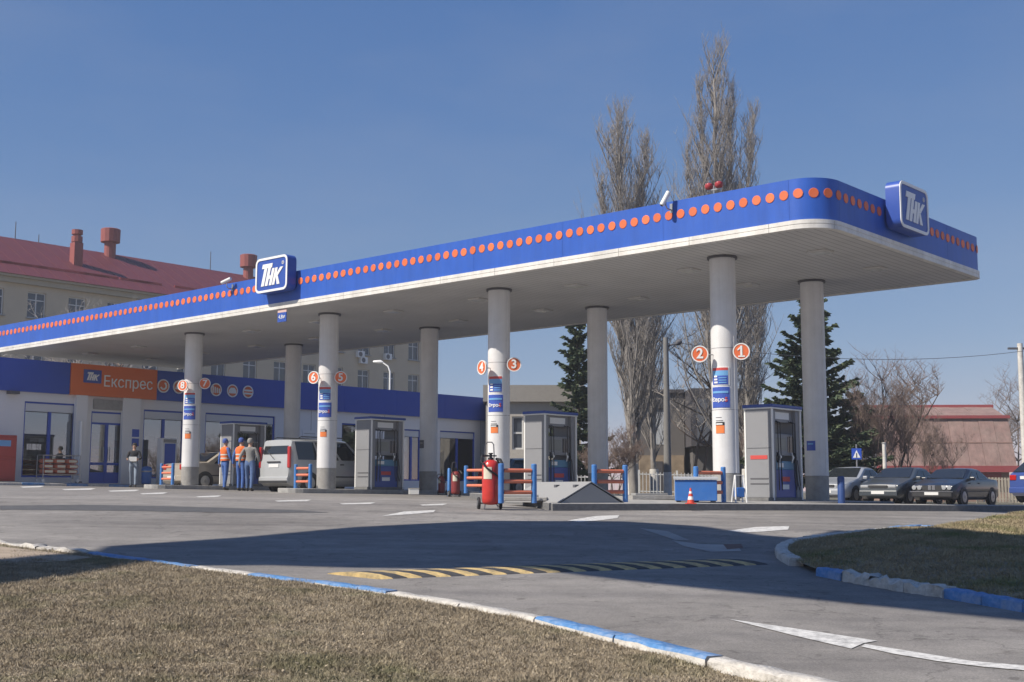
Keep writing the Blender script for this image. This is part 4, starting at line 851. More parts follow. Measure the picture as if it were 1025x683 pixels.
# openings by pixel: (px0, px1, py_top, py_bottom, n panes, kind)
ops_px = [(23, 75, 403, 479, 2, 'window'), (90.5, 124, 412.5, 479.5, 2, 'door'), (143, 184, 411, 480, 2, 'window'), (205, 275, 415, 481, 3, 'window'), (342, 359, 424, 460, 1, 'window'), (403.5, 421, 430, 482, 2, 'window'), (440.5, 475.5, 432, 488, 2, 'window'), (-60, -20, 398, 478, 2, 'window')]
ops = []
for (a, b, t_, bt, n_, k) in ops_px:
    m0, m1 = SHM(a), SHM(b); c = (a+b)/2; z1 = SHZ(c, t_); z0 = max(SHZ(c, bt), zf+.02) if k == 'window' else zf
    ops.append((m0, m1, z0 if k == 'window' else zf-.2, z1, n_, k))
wall_open(shop, 'wall', PANEL, mL, mR, zf-.9, zb0, ops, 0, .28)
# joints between wall panels
for x in np.arange(mL+1.2, mR, 2.4):
    if all(not (o[0]-.05 < x < o[1]+.05) for o in ops): mb = MB(); mb.box(x-.012, x+.012, -.004, -.0005, zf, zb0-.02); mb.build('joint', SKIRT, shop)
for (m0, m1, z0, z1, n_, k) in ops:
    w = shop if False else None; fr = MB(); T = .07; mat = FBLUE if (k == 'door' or m0 > 0) else FBLUE
    fr.box(m0, m0+T, .06, .16, z0, z1).box(m1-T, m1, .06, .16, z0, z1).box(m0+T, m1-T, .06, .16, z1-T, z1).box(m0+T, m1-T, .06, .16, z0, z0+T)
    f = fr.build('door' if k == 'door' else 'window', FBLUE, shop)
    zt = z1 - (.38 if k == 'window' else .5)
    if z1-z0 > 2: mb = MB(); mb.box(m0+T, m1-T, .08, .12, zt, z1-T); mb.build('transom', FROST, f)
    else: zt = z1-T
    ww = (m1-m0-2*T)/n_
    for i in range(n_):
        a = m0+T+ww*i; b = a+ww
        mb = MB(); mb.box(a+.01, b-.01, .10, .112, z0+T, zt-.03); mb.build('pane', GLASS, f)
        if i: mb = MB(); mb.box(a-.06, a+.06, .05, .15, z0+T, zt); mb.build('mullion', FBLUE, f)
    if k == 'door':
        c = (m0+m1)/2
        mb = MB(); mb.box(m0+T, m1-T, .07, .15, zt-.03, zt+.05); mb.build('rail', FBLUE, f); mb = MB(); mb.box(m0+T, m1-T, .07, .13, z0+T, z0+.45); mb.build('kick_panel', FBLUE, f)
        mb = MB(); mb.box(m0+T, m1-T, .065, .14, z0+.75, z0+.85); mb.build('rail', FBLUE, f)
        for s in (-1, 1): mb = MB(); mb.cyl((c+s*.14, .02, z0+.9), (c+s*.14, .02, z0+1.5), .018, n=8); mb.build('handle', STEEL, f)
# interior: floor, back wall, shelves, counter
mb = MB(); mb.box(mL, mR, .3, 6, zf-.9, zf-.01); mb.build('floor_slab', FLOORIN, shop)
mb = MB(); mb.box(mL, mR, 5.8, 6.0, zf, zb0).box(mL, mL+.2, .3, 5.8, zf, zb0).box(mR-.28, mR, .282, 5.8, zf-.9, zb0); mb.build('inner_wall', PANEL, shop)
mb = MB(); mb.box(mL, mR, .29, 6.0, zb0, zb0+.15); mb.build('roof', M('roof_felt', (.14, .14, .14)), shop)
SHELFC = [M('goods_'+n, c, .6, var=.3, vscale=9) for n, c in (('red', (.3, .06, .05)), ('yellow', (.35, .26, .06)), ('green', (.07, .16, .06)), ('white', (.4, .4, .38)), ('brown', (.16, .10, .06)))]
for i, x in enumerate(np.arange(mL+1, mR-1, 1.9)):
    y = 2.2 + (i % 3)*.9
    mb = MB(); mb.box(x, x+1.5, y, y+.4, zf, zf+1.7+.3*(i % 2)); s = mb.build('shelf', DARKIN, shop)
    for k in range(4): mb = MB(); mb.box(x+.05, x+1.45, y-.06, y-.005, zf+.15+.42*k, zf+.45+.42*k); mb.build('goods', SHELFC[(i*3+k) % 5], s)
# sign band
SHB = lambda px: plane_hit(px, 380, LS+.22)[0]; x71, x157 = SHB(71), SHB(157.5)
for a, b, mt, nm in ((mL, x71, SBLUE, 'band'), (x71, x157, SORANGE, 'band'), (x157, mR+.06, SBLUE, 'band')):
    n_ = max(1, int((b-a)/3.2)); 
    for i in range(n_):
        u, v = a+(b-a)*i/n_, a+(b-a)*(i+1)/n_; mb = MB(); mb.box(u+.004, v-.004, -.22 if mt is SORANGE else -.16, .10, zb0, zb1); mb.build('band_panel', mt, shop)
mb = MB(); mb.box(mR-.2, mR+.06, .102, 6.0, zb0+.15, zb1); mb.build('band_panel', SBLUE, shop)
# logo and lettering on the orange part
lx0, lx1 = SHB(83.5), SHB(101); lz = (SHZ(92, 371)+SHZ(92, 384))/2; lw = (lx1-lx0); lh = SHZ(92, 371.5)-SHZ(92, 384.5)
lg = MB(); lg.box(lx0, lx1, -.26, -.222, lz-lh/2, lz+lh/2); lgo = lg.build('logo_panel', SIGNB, shop)
mb = MB(); mb.X = Matrix.Translation(((lx0+lx1)/2, -.262, lz)) @ Matrix.Rotation(math.pi/2, 4, 'X')
for P in logo_polys(): mb.prism([((x-.73)*lh*.62*1.3, (y-.5)*lh*.62) for x, y in P], 0, .012)
mb.build('letters', SIGNW, lgo)
tx0, tx1 = SHB(104), SHB(152.5); tm = text_mesh('Експрес', 1.0, .012, 0, 0.0); xs2 = [v.co.x for v in tm.vertices]; w0 = max(xs2)-min(xs2); sc = (tx1-tx0)/w0
o = mk('lettering', tm, SIGNW, shop); tz = (SHZ(128, 376)+SHZ(128, 394))/2 
o.matrix_local = Matrix.Translation(((tx0+tx1)/2, -.235, tz+.02)) @ Matrix.Rotation(math.pi/2, 4, 'X') @ Matrix.Diagonal((sc, sc*1.12, 1, 1))
for k, px in enumerate((163.5, 179, 216.3, 232.6, 248.2)):
    m_, z_ = plane_hit(px, 386.5 + (px-163)*.07, LS+.17); R = .29
    mb = MB(); mb.X = Matrix.Translation((m_, -.162, z_)) @ Matrix.Rotation(math.pi/2, 4, 'X'); mb.lathe([(0, 0), (R, 0), (R, .02), (0, .02)], 24); d = mb.build('icon_disc', SORANGE, shop)
    mb = MB(); mb.X = Matrix.Translation((m_, -.162, z_)) @ Matrix.Rotation(math.pi/2, 4, 'X'); mb.lathe([(R-.05, .021), (R-.05, .03), (R+.005, .03), (R+.005, 0)], 24, caps=False); mb.build('ring', SIGNW, d)
    g = MB(); g.X = Matrix.Translation((m_, -.183, z_)) @ Matrix.Rotation(math.pi/2, 4, 'X')
    if k == 0: g.prism(arc(0, 0, .18, 200, 430, 8) + arc(0, 0, .1, 430, 200, 8), 0, .012)
    elif k == 1: g.prism([(-.2, -.1), (.2, -.1), (.14, .05), (.06, .17), (-.06, .17), (-.14, .05)], 0, .012)
    elif k == 2: [g.box(-.2+.11*i, -.13+.11*i, -.15, .15-.03*i, 0, .012) for i in range(4)]
    elif k == 3: g.prism([(-.2, -.12), (.2, -.12), (.2, .02), (.1, .14), (-.1, .14), (-.2, .02)], 0, .012)
    else: g.box(-.22, .22, -.12, -.04, 0, .012).box(-.22, .22, .02, .10, 0, .012)
    g.build('symbol', SIGNW, d)
# pilasters, canopy over door, notices, lamps on the facade
for a, b, pt in ((78, 89.5, 397), (125, 142.5, 399)):
    mb = MB(); mb.box(SHB(a), SHB(b), -.2, -.002, zf-.5, zb0-.003); mb.build('pilaster', PANEL, shop, bevel=.01)
mb = MB(); mb.box(SHM(91.5), SHM(124), -.12, -.002, SHZ(108, 410.5), SHZ(108, 400.5)); mb.build('door_canopy', SKIRT, shop)
for k in range(2):
    mb = MB(); z = SHZ(138, 438.5) + (.03 if k else -.36); mb.box(SHB(134.5), SHB(141.5), -.215, -.203, z, z+.32); mb.build('notice', FBLUE, shop)
mb = MB(); mb.box(SHM(4), SHM(14), -.3, -.003, SHZ(8, 394.5), SHZ(8, 391.5)); mb.build('wall_lamp', GREYP, shop)
mb = MB(); mb.box(SHM(302.5), SHM(316.5), -.03, -.006, SHZ(309, 442), SHZ(309, 431)); nt_ = mb.build('notice_board', SIGNW, shop)
for k in range(3): mb = MB(); mb.box(SHM(304), SHM(315), -.034, -.0305, SHZ(309, 440.5-3*k), SHZ(309, 440-3*k)); mb.build('line', SKIRT, nt_)
# pavement in front of the shop, with white and blue kerb
pav = C(LS+1.9, 0); k0, k1 = C(LS+1.8, mL), C(LS+1.8, 7.5)
island('shop_pavement', [(C(LS-.2, mL).x, C(LS-.2, mL).y), (C(LS+1.7, mL).x, C(LS+1.7, mL).y), (C(LS+1.7, mR).x, C(LS+1.7, mR).y), (C(LS-.2, mR).x, C(LS-.2, mR).y)], .12, CONC, CONC)
kerb('shop_kerb', [C(LS+1.80, mL+k*.5) for k in range(int((mR-mL)/.5))], lambda i, p: 'B' if i % 2 else 'w', 0.0, 1, .9)
# ------------------------------------------------------------------ things before the shop
def shop_pt(px, out, dz=0.13):                                      # point in front of the facade by 'out' metres, on the pavement
    m_ = plane_hit(px, 480, LS+out)[0]; p = C(LS+out, m_); return Vector((p.x, p.y, gz(p.x, p.y)+dz))
REDC = M('cabinet_red', (0.42, 0.055, 0.045), .5, var=.1, vscale=3)
t = thing('gas_cabinet', 'red gas bottle cabinet against the shop wall at the left edge', 'cabinet', shop_pt(-13, .75), rz)
mb = MB(); mb.box(-.95, .95, -.30, .30, 0, 1.75); mb.build('body', REDC, t, bevel=.02)
for s in (-1, 1):
    for z in (.08, .93): mb = MB(); a, b = sorted((s*.04, s*.9)); mb.box(a, b, -.325, -.302, z, z+.74); d = mb.build('door', REDC, t, bevel=.008); mb = MB(); mb.box(s*.1-.02, s*.1+.02, -.35, -.326, z+.3, z+.42); mb.build('handle', STEEL, d)
mb = MB(); mb.box(.1, .7, -.332, -.3255, 1.32, 1.55); mb.build('sticker', POSTL, t)
TROL = M('trolley_orange', (0.55, 0.12, 0.06), .55, var=.2, vscale=6); SACK = M('sack_orange', (0.50, 0.13, 0.06), .8, var=.25, vscale=5, bump=.5, bscale=8)
t = thing('display_trolley', 'wheeled display trolley loaded with orange sacks under the shop window', 'trolley', shop_pt(58, 1.25), rz)
mb = MB()
for x in (-.76, .76):
    for y in (-.25, .25): mb.tube([(x, y, .12), (x, y, 1.05)], .018, 6)
for z in (.3, 1.05):
    for y in (-.25, .25): mb.tube([(-.76, y, z), (.76, y, z)], .018, 6)
    for x in (-.76, .76): mb.tube([(x, -.25, z), (x, .25, z)], .018, 6)
mb.build('rack', STEEL, t)
mb = MB(); mb.box(-.75, .75, -.24, .24, .29, .325); mb.build('tray', TROL, t)
for x in (-.72, .72):
    for y in (-.2, .2): mb = MB(); mb.lathe([(.02, -.02), (.065, -.02), (.065, .02), (.02, .02)], 12, (x, y, .066), 'y'); mb.build('wheel', SIGNW, t)
k = 0
for z in (.33, .53, .73):
    for i in range(3):
        s = thing('sack', f'orange sack in the {["bottom", "middle", "top"][int((z-.3)/.19)]} trolley layer, {["first", "second", "third", "fourth"][i]} from the left', 'sack', (0, 0, 0), 0, 'orange sacks on the trolley'); w = t.matrix_basis if False else None
        mb = MB(); n = 10; cx = -.5+.5*i + random.uniform(-.03, .03)
        for (sx, hh) in ((1, 1),): mb.lathe([(0, -.23), (.10, -.22), (.115, -.1), (.12, 0), (.115, .1), (.10, .22), (0, .23)], n, (0, 0, 0), 'x')
        mb.v = [(x, y*1.7, zz*.82+.098) for x, y, zz in mb.v]; mb.build('bag', SACK, s, True, angle=80)
        mb = MB(); mb.box(-.16, .16, -.215, -.2, .05, .14); mb.build('label', LBL, s)
        R_ = Matrix.Rotation(rz, 4, 'Z'); s.location = Vector(t.location) + R_ @ Vector((cx, 0, z)); s.rotation_euler[2] = rz
t = thing('lamp_tube', 'tall thin white tube post beside the shop door pilaster', 'post', shop_pt(79, .4), rz)
mb = MB(); mb.cyl((0, 0, .0), (0, 0, 2.5), .07, n=12); mb.build('tube', SIGNW, t, True); mb = MB(); mb.lathe([(.13, 0), (.13, .05), (.072, .06)], 12); mb.build('foot', GREYP, t)
t = thing('kiosk', 'tall white self-service kiosk with dark blue screen by shop window', 'kiosk', shop_pt(166, 1.0), rz)
mb = MB(); mb.box(-.36, .36, -.2, .2, 0, 1.95); mb.build('cabinet', SIGNW, t, bevel=.03); mb = MB(); mb.box(-.24, .28, -.215, -.202, .35, 1.72); mb.build('screen', FBLUE, t); mb = MB(); mb.box(-.3, .3, -.23, -.202, 1.76, 1.9); mb.build('header', SKIRT, t)
t = thing('bin_round', 'round blue litter bin by the shop window', 'bin', shop_pt(146.5, 1.0), rz)
mb = MB(); mb.lathe([(.16, 0), (.2, .03), (.22, .62), (.19, .7), (.12, .74), (0, .75)], 18); mb.build('body', BINB, t, True); mb = MB(); mb.lathe([(.224, .5), (.228, .53), (.224, .56)], 18, caps=False); mb.build('band', STEEL, t)
# ------------------------------------------------------------------ yellow building behind
YL = -48.0
YB = lambda px, py: plane_hit(px, py, YL)
YWALL = M('yellow_plaster', (0.52, 0.44, 0.32), .85, var=.08, vscale=.6, dirt=(0.42, 0.35, 0.25), dscale=.5, damt=.5)
RROOF = M('red_metal_roof', (0.12, 0.022, 0.03), .6, var=.12, vscale=.7); PVC = M('window_white', (0.62, 0.62, 0.6), .5); DGL = M('dark_window_glass', (0.05, 0.06, 0.075), .08, spec=.7)
loc, rzY = frame(YL); yb = thing('school_building', 'long yellow plastered building with red metal roof behind the shop', 'building', loc, rzY)
y0m, y1m = YB(-160, 300)[0], YB(430, 380)[0]; ez = (YB(0, 273)[1]+YB(160, 297)[1])/2; base = 1.0
wz_top = YB(37, 293)[1]; wh = 1.95; storey = 3.35; sp = 3.25; wm0 = YB(37, 300)[0]
opsY = []; wlist = []
n0 = int((y0m-wm0)/sp); 
for i in range(n0, 60):
    c = wm0 + sp*i
    if c-1 < y0m or c+1 > y1m: continue
    for s in range(3):
        z1 = wz_top - storey*s; opsY.append((c-.72, c+.72, z1-wh, z1)); wlist.append((c, z1, s))
wall_open(yb, 'wall', YWALL, y0m, y1m, base, ez, opsY, 0, .45)
mb = MB(); mb.box(y1m-.45, y1m, .452, 13.5, base, ez).box(y0m, y1m, 13.5, 14, base, ez); mb.build('wall', YWALL, yb)
mb = MB(); mb.box(y0m, y1m-.46, .46, .5, base, ez); mb.build('inner_wall', DARKIN, yb)
FRM = MB(); FRM.box(-.72, -.64, 0, .08, -wh, 0).box(.64, .72, 0, .08, -wh, 0).box(-.64, .64, 0, .08, -.08, 0).box(-.64, .64, 0, .08, -wh, -wh+.08).box(-.04, .04, 0, .08, -wh+.08, -.08).box(-.64, -.04, 0, .08, -.62, -.55).box(.04, .64, 0, .08, -.62, -.55); FRM = FRM.mesh('window'); FRM.materials.append(PVC)
PAN = MB(); PAN.box(-.64, .64, .03, .045, -wh+.08, -.08); PAN = PAN.mesh('pane'); PAN.materials.append(DGL)
SIL = MB(); SIL.box(-.8, .8, -.22, -.0, -wh-.08, -wh-.01); SIL = SIL.mesh('sill'); SIL.materials.append(SKIRT)
for (c, z1, s) in wlist:
    w = mk('window', FRM, None, yb, loc=(c, .16, z1)); mk('pane', PAN, None, w); q = mk('sill', SIL, None, w); q.location = (0, -.16, 0)
CORN = M('cornice', (0.40, 0.35, 0.26), .8, var=.08)
mb = MB(); mb.box(y0m-.1, y1m+.25, -.35, -.002, ez-.55, ez-.15).box(y0m-.1, y1m+.4, -.6, -.002, ez-.148, ez+.02); mb.build('cornice', CORN, yb)
RD = 7.2; rzr = EYE + (plane_hit(0, 236.5, YL-RD)[1] - EYE)
mb = MB(); mb._add([(y0m-.3, -.75, ez+.03), (y1m+.5, -.75, ez+.03), (y1m-4.5, RD, rzr), (y0m-.3, RD, rzr), (y1m+.5, 2*RD+.75, ez+.03), (y0m-.3, 2*RD+.75, ez+.03)], [(0, 1, 2, 3), (1, 4, 2), (4, 5, 3, 2), (0, 3, 5), (0, 5, 4, 1)]); roof = mb.build('roof', RROOF, yb)
sl_ = Vector((0, RD+.75, rzr-ez-.03)); 
for x in np.arange(y0m, y1m-5, 1.24):                                 # standing seams
    a = Vector((x, -.75, ez+.035)); b = a+sl_; mb = MB(); mb.prism3([a+Vector((-.02, 0, 0)), a+Vector((.02, 0, 0)), a+Vector((.02, 0, .025)), a+Vector((-.02, 0, .025))], sl_); mb.build('seam', RROOF, roof)
for px in range(-20, 260, 9):                                        # snow guards
    if random.random() < .4: continue
    m_ = plane_hit(px, 272, YL)[0]; mb = MB(); y = 1.2; mb.box(m_-1.2, m_+1.0, y, y+.05, ez+.03+(y+.75)*sl_.z/sl_.y, ez+.2+(y+.75)*sl_.z/sl_.y); mb.build('snow_guard', REDC, roof)
BRICKR = M('vent_red', (0.27, 0.07, 0.06), .7, var=.1)
def vent(px, pyt, pyb, wpx, depth, kind):
    m_, zt = plane_hit(px, pyt, YL-depth); zb = plane_hit(px, pyb, YL-depth)[1]; d = (C(YL-depth, m_)).y; w = wpx*d/F/2
    c = MB(); h = zt-zb
    if kind == 'round': c.lathe([(w*.6, zb-1), (w*.6, zb+h*.42), (w, zb+h*.45), (w*1.02, zt-.05), (w*.9, zt), (0, zt+.02)], 14, (m_, depth, 0))
    else: c.box(m_-w*.85, m_+w*.85, depth-w*.85, depth+w*.85, zb-1, zb+h*.6).lathe([(w, zb+h*.62), (w, zb+h*.8)], 10, (m_, depth, 0)).lathe([(w*.7, zb+h*.8), (w*.7, zb+h*.86)], 10, (m_, depth, 0)).lathe([(w, zb+h*.86), (w, zt)], 10, (m_, depth, 0))
    c.build('vent', BRICKR, roof)
vent(77.5, 230.5, 263, 11, 3.4, 'square'); vent(111, 229.5, 254, 19, 6.6, 'round'); vent(249, 255.5, 278, 17, 6.6, 'round')
for px, pt_, pb_ in ((16, 222, 240), (39, 235, 244), (211, 252, 272)):
    m_, zt = plane_hit(px, pt_, YL-RD); zb = plane_hit(px, pb_, YL-RD)[1]; mb = MB(); mb.cyl((m_, RD, zb-.6), (m_, RD, zt), .05, .03, n=6); mb.build('aerial', GREYP, roof)
for px, py in ((359, 355), (386.5, 357.5), (362, 361)):
    m_, z = YB(px, py); t = mk('air_conditioner', (lambda b: (b.box(-.42, .42, -.4, -.05, -.3, .3), b.mesh('air_conditioner'))[1])(MB()), CAMW, yb, loc=(m_, 0, z)); mb = MB(); mb.X = Matrix.Rotation(math.pi/2, 4, 'X'); mb.lathe([(.05, .401), (.23, .401), (.23, .41), (.05, .41)], 16, (-.1, 0, 0)); mb.build('fan', GREYP, t)
p = AT(390, 400, 80); p.z = gz(p.x, p.y); t = thing('street_lamp', 'slim white street lamp before the yellow building', 'street lamp', p, -.3)
zt = AT(391, 372, 80).z-p.z; mb = MB(); mb.tube([(0, 0, 0), (0, 0, zt), (-.15, 0, zt+.35), (-.6, 0, zt+.65)], [.09, .06, .05, .04], 8); mb.build('pole', SIGNW, t, True); mb = MB(); mb.tube([(-.5, 0, zt+.62), (-.7, 0, zt+.66), (-1.2, 0, zt+.68)], [.05, .13, .08], 8); mb.build('lamp_head', CAMW, t, True)
# ------------------------------------------------------------------ vehicles
def paint(name, c, rough=.3): return M(name, c, rough, 0.0, var=.04, vscale=2, coat=.6, spec=.5, dirt=tuple(x*.8+.03 for x in c), dscale=2.5, damt=.35)
CARGL = M('car_glass', (0.02, 0.024, 0.028), .06, spec=.8); TYRE = M('tyre', (0.02, 0.02, 0.021), .85); RIM = M('rim', (0.36, 0.36, 0.37), .35, .7); CHROME = M('chrome', (0.6, 0.6, 0.6), .2, .9)
HEADL = M('headlight_glass', (0.36, 0.37, 0.38), .12, spec=.8); TAILL = M('tail_red', (0.42, 0.015, 0.015), .2, coat=.5); PLATE = M('plate_white', (0.7, 0.7, 0.68), .4); BUMP = M('bumper_black', (0.03, 0.03, 0.032), .6)
def interp(kp, x):
    for (a, za), (b, zb) in zip(kp, kp[1:]):
        if a <= x <= b: return za + (zb-za)*(x-a)/(b-a) if b > a else zb
    return kp[0][1] if x < kp[0][0] else kp[-1][1]
def car(name, label, cat, loc, rz, body, L=4.4, W=1.70, H=1.40, belt=.90, kind='sedan', lights='wide', grp='vehicles at the station', tail=None):
    t = thing(name, label, cat, loc, rz, grp); h2 = L/2; sill = .20
    if kind == 'sedan':
        xr0, xr1, xf1, xf0 = -h2+.95, -h2+1.65, h2-2.0, h2-1.22; kp = [(-h2, .62), (-h2+.04, .86), (-h2+.2, belt+.04), (xr0, belt+.08), (xr1, H-.03), ((xr1+xf1)/2, H), (xf1, H-.03), (xf0, belt+.06), (h2-.35, belt-.12), (h2-.08, belt-.2), (h2, .55)]
    elif kind == 'hatch':
        xr0, xr1, xf1, xf0 = -h2+.12, -h2+.75, h2-1.9, h2-1.05; kp = [(-h2, .6), (-h2+.04, belt), (xr0, belt+.06), (xr1, H-.04), (0, H), (xf1, H-.04), (xf0, belt+.08), (h2-.3, belt-.1), (h2-.06, belt-.2), (h2, .55)]
    else:
        xr0, xr1, xf1, xf0 = -h2+.03, -h2+.16, h2-1.75, h2-.95; kp = [(-h2, .7), (-h2+.015, belt), (xr0, belt+.05), (xr1, H-.06), (-.3, H), (xf1, H-.05), (xf0, belt+.10), (h2-.28, belt-.08), (h2-.06, belt-.18), (h2, .6)]
    xs_ = sorted({round(x, 4) for x in [k[0] for k in kp] + list(np.linspace(-h2, h2, 22))}); tum = .17 if kind != 'van' else .10; hw = W/2
    def hwx(x):
        f = abs(x)/h2; return hw*(1 - .02*f**2 - .13*max(0, (f-.86)/.14)**2)
    def side(x, z):                                                 # outer y at a height
        w = hwx(x)
        if z <= belt: return w
        return w - .02 - tum*((z-belt)/(H-belt))**1.0
    mb = MB(); V = []
    for x in xs_:
        zt = interp(kp, x); zb = min(belt, zt-.02); w = hwx(x); s_ = sill + .10*max(0, (abs(x)/h2-.9)/.1)
        yt = side(x, zt) if zt > belt else w-.04
        half = [(0, s_), (w-.10, s_), (w-.03, s_+.08), (w+.012, (s_+zb)/2), (w-.005, zb-.04), (min(w-.02, max(yt, 0)+.0) if zt <= belt+.05 else w-.02, zb), (yt, zt-.05 if zt > belt+.1 else zt-.015), (yt-.10, zt-.005), (0, zt+.015)]
        V += [(x, y, z) for y, z in half] + [(x, -y, z) for y, z in reversed(half[1:-1])]
    k = 16; n = len(xs_); Fq = [(i*k+j, i*k+(j+1) % k, (i+1)*k+(j+1) % k, (i+1)*k+j) for i in range(n-1) for j in range(k)]
    Fq += [tuple(range(k))[::-1], tuple((n-1)*k+j for j in range(k))]; mb._add(V, [tuple(reversed(f)) for f in Fq]); b = mb.build('body', body, t, True, angle=38, bevel=.05 if kind == 'van' else .025)
    b.data.flip_normals() if False else None
    def pane(pts, nm='window', mat=CARGL, off=.012):
        pts = [Vector(p) for p in pts]; nn = (pts[1]-pts[0]).cross(pts[2]-pts[0]).normalized(); c = sum(pts, Vector())/len(pts)
        if nn.dot(c-Vector((0, 0, .7))) < 0: pts = pts[::-1]; nn = -nn
        mb = MB(); mb.prism3([p - nn*.01 for p in pts], nn*(off+.01)); return mb.build(nm, mat, t)
    # windscreen and rear window
    for (x0, z0, x1, z1, nm) in ((xf0-.03, interp(kp, xf0-.03), xf1+.05, interp(kp, xf1+.05), 'windscreen'), (xr0+.03, interp(kp, xr0+.03)+(.02 if kind != 'van' else .04), xr1-.04, interp(kp, xr1-.04), 'rear_window')):
        ya, yb_ = side(x0, z0)-.10, side(x1, z1)-.12
        pane([(x0, -ya, z0+.0), (x0, ya, z0), (x1, yb_, z1), (x1, -yb_, z1)], nm, off=.022)
    # side windows
    zt = H-.13; z0 = belt+.04
    xa, xb = (xr0+.32, xf0-.28) if kind == 'sedan' else ((xr0+.25, xf0-.25)); xc, xd = xr1+.02, xf1-.06
    if kind == 'van': xc = xr1+.1
    cuts_ = [0, .5, 1] if kind != 'van' else [0, .36, .68, 1]
    for s in (-1, 1):
        for u0, u1 in zip(cuts_, cuts_[1:]):
            e0 = .02 if u0 > 0 else 0; e1 = .02 if u1 < 1 else 0
            lo = [xa+(xb-xa)*(u0+e0), xa+(xb-xa)*(u1-e1)]; hi = [xc+(xd-xc)*(u0+e0), xc+(xd-xc)*(u1-e1)]
            if kind == 'van' and u0 < .5: lo = hi[:] if False else [max(lo[0], -h2+.35), lo[1]]
            pane([(lo[0], s*(side(lo[0], z0)-.004), z0), (lo[1], s*(side(lo[1], z0)-.004), z0), (hi[1], s*(side(hi[1], zt)-.004), zt), (hi[0], s*(side(hi[0], zt)-.004), zt)], 'side_window')
        mb = MB(); mb.box(xf0-.42, xf0-.28, *sorted((s*(hw-.02), s*(hw+.17))), belt+.0, belt+.13); mb.build('mirror', body, t, bevel=.03)
        mb = MB(); mb.box(-h2+.5, h2-.5, *sorted((s*(hw+.008), s*(hw+.022))), .50, .54); mb.build('side_strip', BUMP, t)
        for xh in ((.0, ) if kind == 'van' else (-.15, .75)): mb = MB(); mb.box(xh, xh+.16, *sorted((s*(hw-.01), s*(hw+.02))), belt-.12, belt-.085); mb.build('door_handle', BUMP, t)
    wb = L*.30; R = .31
    for x in (-wb-.02, wb+.04):
        for s in (-1, 1):
            mb = MB(); mb.lathe([(0, 0), (R+.055, 0), (R+.055, .012), (0, .012)], 22, (x, s*(hw+.0) if s > 0 else -hw-.012, R), 'y'); mb.build('wheel_arch', BUMP, t)
            mb = MB(); yc = s*(hw-.085); mb.lathe([(.2, -.1), (R-.03, -.1), (R, -.07), (R, .07), (R-.03, .105), (.2, .105)], 22, (x, yc if s > 0 else yc, R), 'y'); w = mb.build('wheel', TYRE, t, True)
            mb = MB(); ys = yc + s*.106; mb.lathe([(.05, 0), (.06, .012), (.19, .006), (.205, 0)] if s > 0 else [(.205, 0), (.19, -.006), (.06, -.012), (.05, 0)], 16, (x, ys, R), 'y'); mb.build('rim', RIM, w)
    # bumpers, lights, plates
    for s in (-1, 1):
        mb = MB(); mb.box(*sorted((s*(h2-.18), s*(h2+.045))), -hwx(h2)-.03, hwx(h2)+.03, .30, .52); mb.build('bumper', body if kind == 'van' or lights == 'wide' else BUMP, t, bevel=.04)
        x = s*(h2+.046); mb = MB(); zz = .38 if s > 0 or kind == 'sedan' else .82; xx = x if zz < .6 else s*(h2+.0); mb.box(*sorted((xx, xx+s*.01)), -.26, .26, zz, zz+.115); mb.build('plate', PLATE, t)
    zl = belt-.32
    if lights == 'quad':
        for y in (-.66, -.46, .46, .66): mb = MB(); mb.lathe([(.0, 0), (.085, 0), (.08, .03), (.0, .04)], 16, (h2-.005, y, zl+.05), 'x'); mb.build('headlight', HEADL, t, True)
        mb = MB(); mb.box(h2-.03, h2+.004, -.36, .36, zl-.03, zl+.13); g = mb.build('grille', BUMP, t)
        for y in (-.075, .075): mb = MB(); mb.box(h2+.005, h2+.015, y-.055, y+.055, zl-.035, zl+.14); mb.build('kidney', CHROME, g)
        mb = MB(); mb.box(h2+.046, h2+.06, -.8, .8, .49, .515); mb.build('bumper_trim', CHROME, t)
    else:
        for s in (-1, 1):
            mb = MB(); mb.box(h2-.2, h2+.006, *sorted((s*.40, s*(hwx(h2)-.03))), zl+.0, zl+.11); mb.build('headlight', HEADL, t, bevel=.03)
        mb = MB(); mb.box(h2-.04, h2+.006, -.36, .36, zl, zl+.10); mb.build('grille', BUMP, t)
    for s in (-1, 1):
        if kind == 'van': mb = MB(); mb.box(-h2-.012, -h2+.07, *sorted((s*(hwx(h2)-.045), s*(hw-.035))), .80, 1.5); mb.build('tail_light', TAILL, t, bevel=.03)
        else: mb = MB(); mb.box(-h2-.008, -h2+.18, *sorted((s*.45, s*(hwx(h2)-.0))), belt-.2, belt-.0); mb.build('tail_light', TAILL, t, bevel=.025)
    if kind == 'van':
        mb = MB(); mb.box(-h2-.02, -h2-.004, -.35, .35, .98, 1.02); mb.build('tailgate_handle', BUMP, t); mb = MB(); mb.tube([(-h2-.02, .0, 1.12), (-h2+.01, .3, 1.3)], .012, 6); mb.build('wiper', BUMP, t)
        mb = MB(); mb.box(-h2-.06, -h2-.046, -.75, .75, .31, .39); mb.build('bumper_strip', BUMP, t)
        for s in (-1, 1): mb = MB(); mb.tube([(-h2+.5, s*(hw-.22), H+.01), (-h2+.6, s*(hw-.22), H+.05), (.3, s*(hw-.22), H+.05), (.4, s*(hw-.22), H+.0)], .018, 6); mb.build('roof_rail', BUMP, t)
    return t
def gpt(l, m): p = C(l, m); return Vector((p.x, p.y, gz(p.x, p.y)))
RB = TH+math.pi/2
car('van', 'light grey panel van with rear window parked between two pumps', 'van', gpt(SC[1]-1.9, 1.45), RB, paint('van_grey', (0.38, 0.39, 0.39)), 4.2, 1.74, 1.78, 1.03, 'van', 'wide')
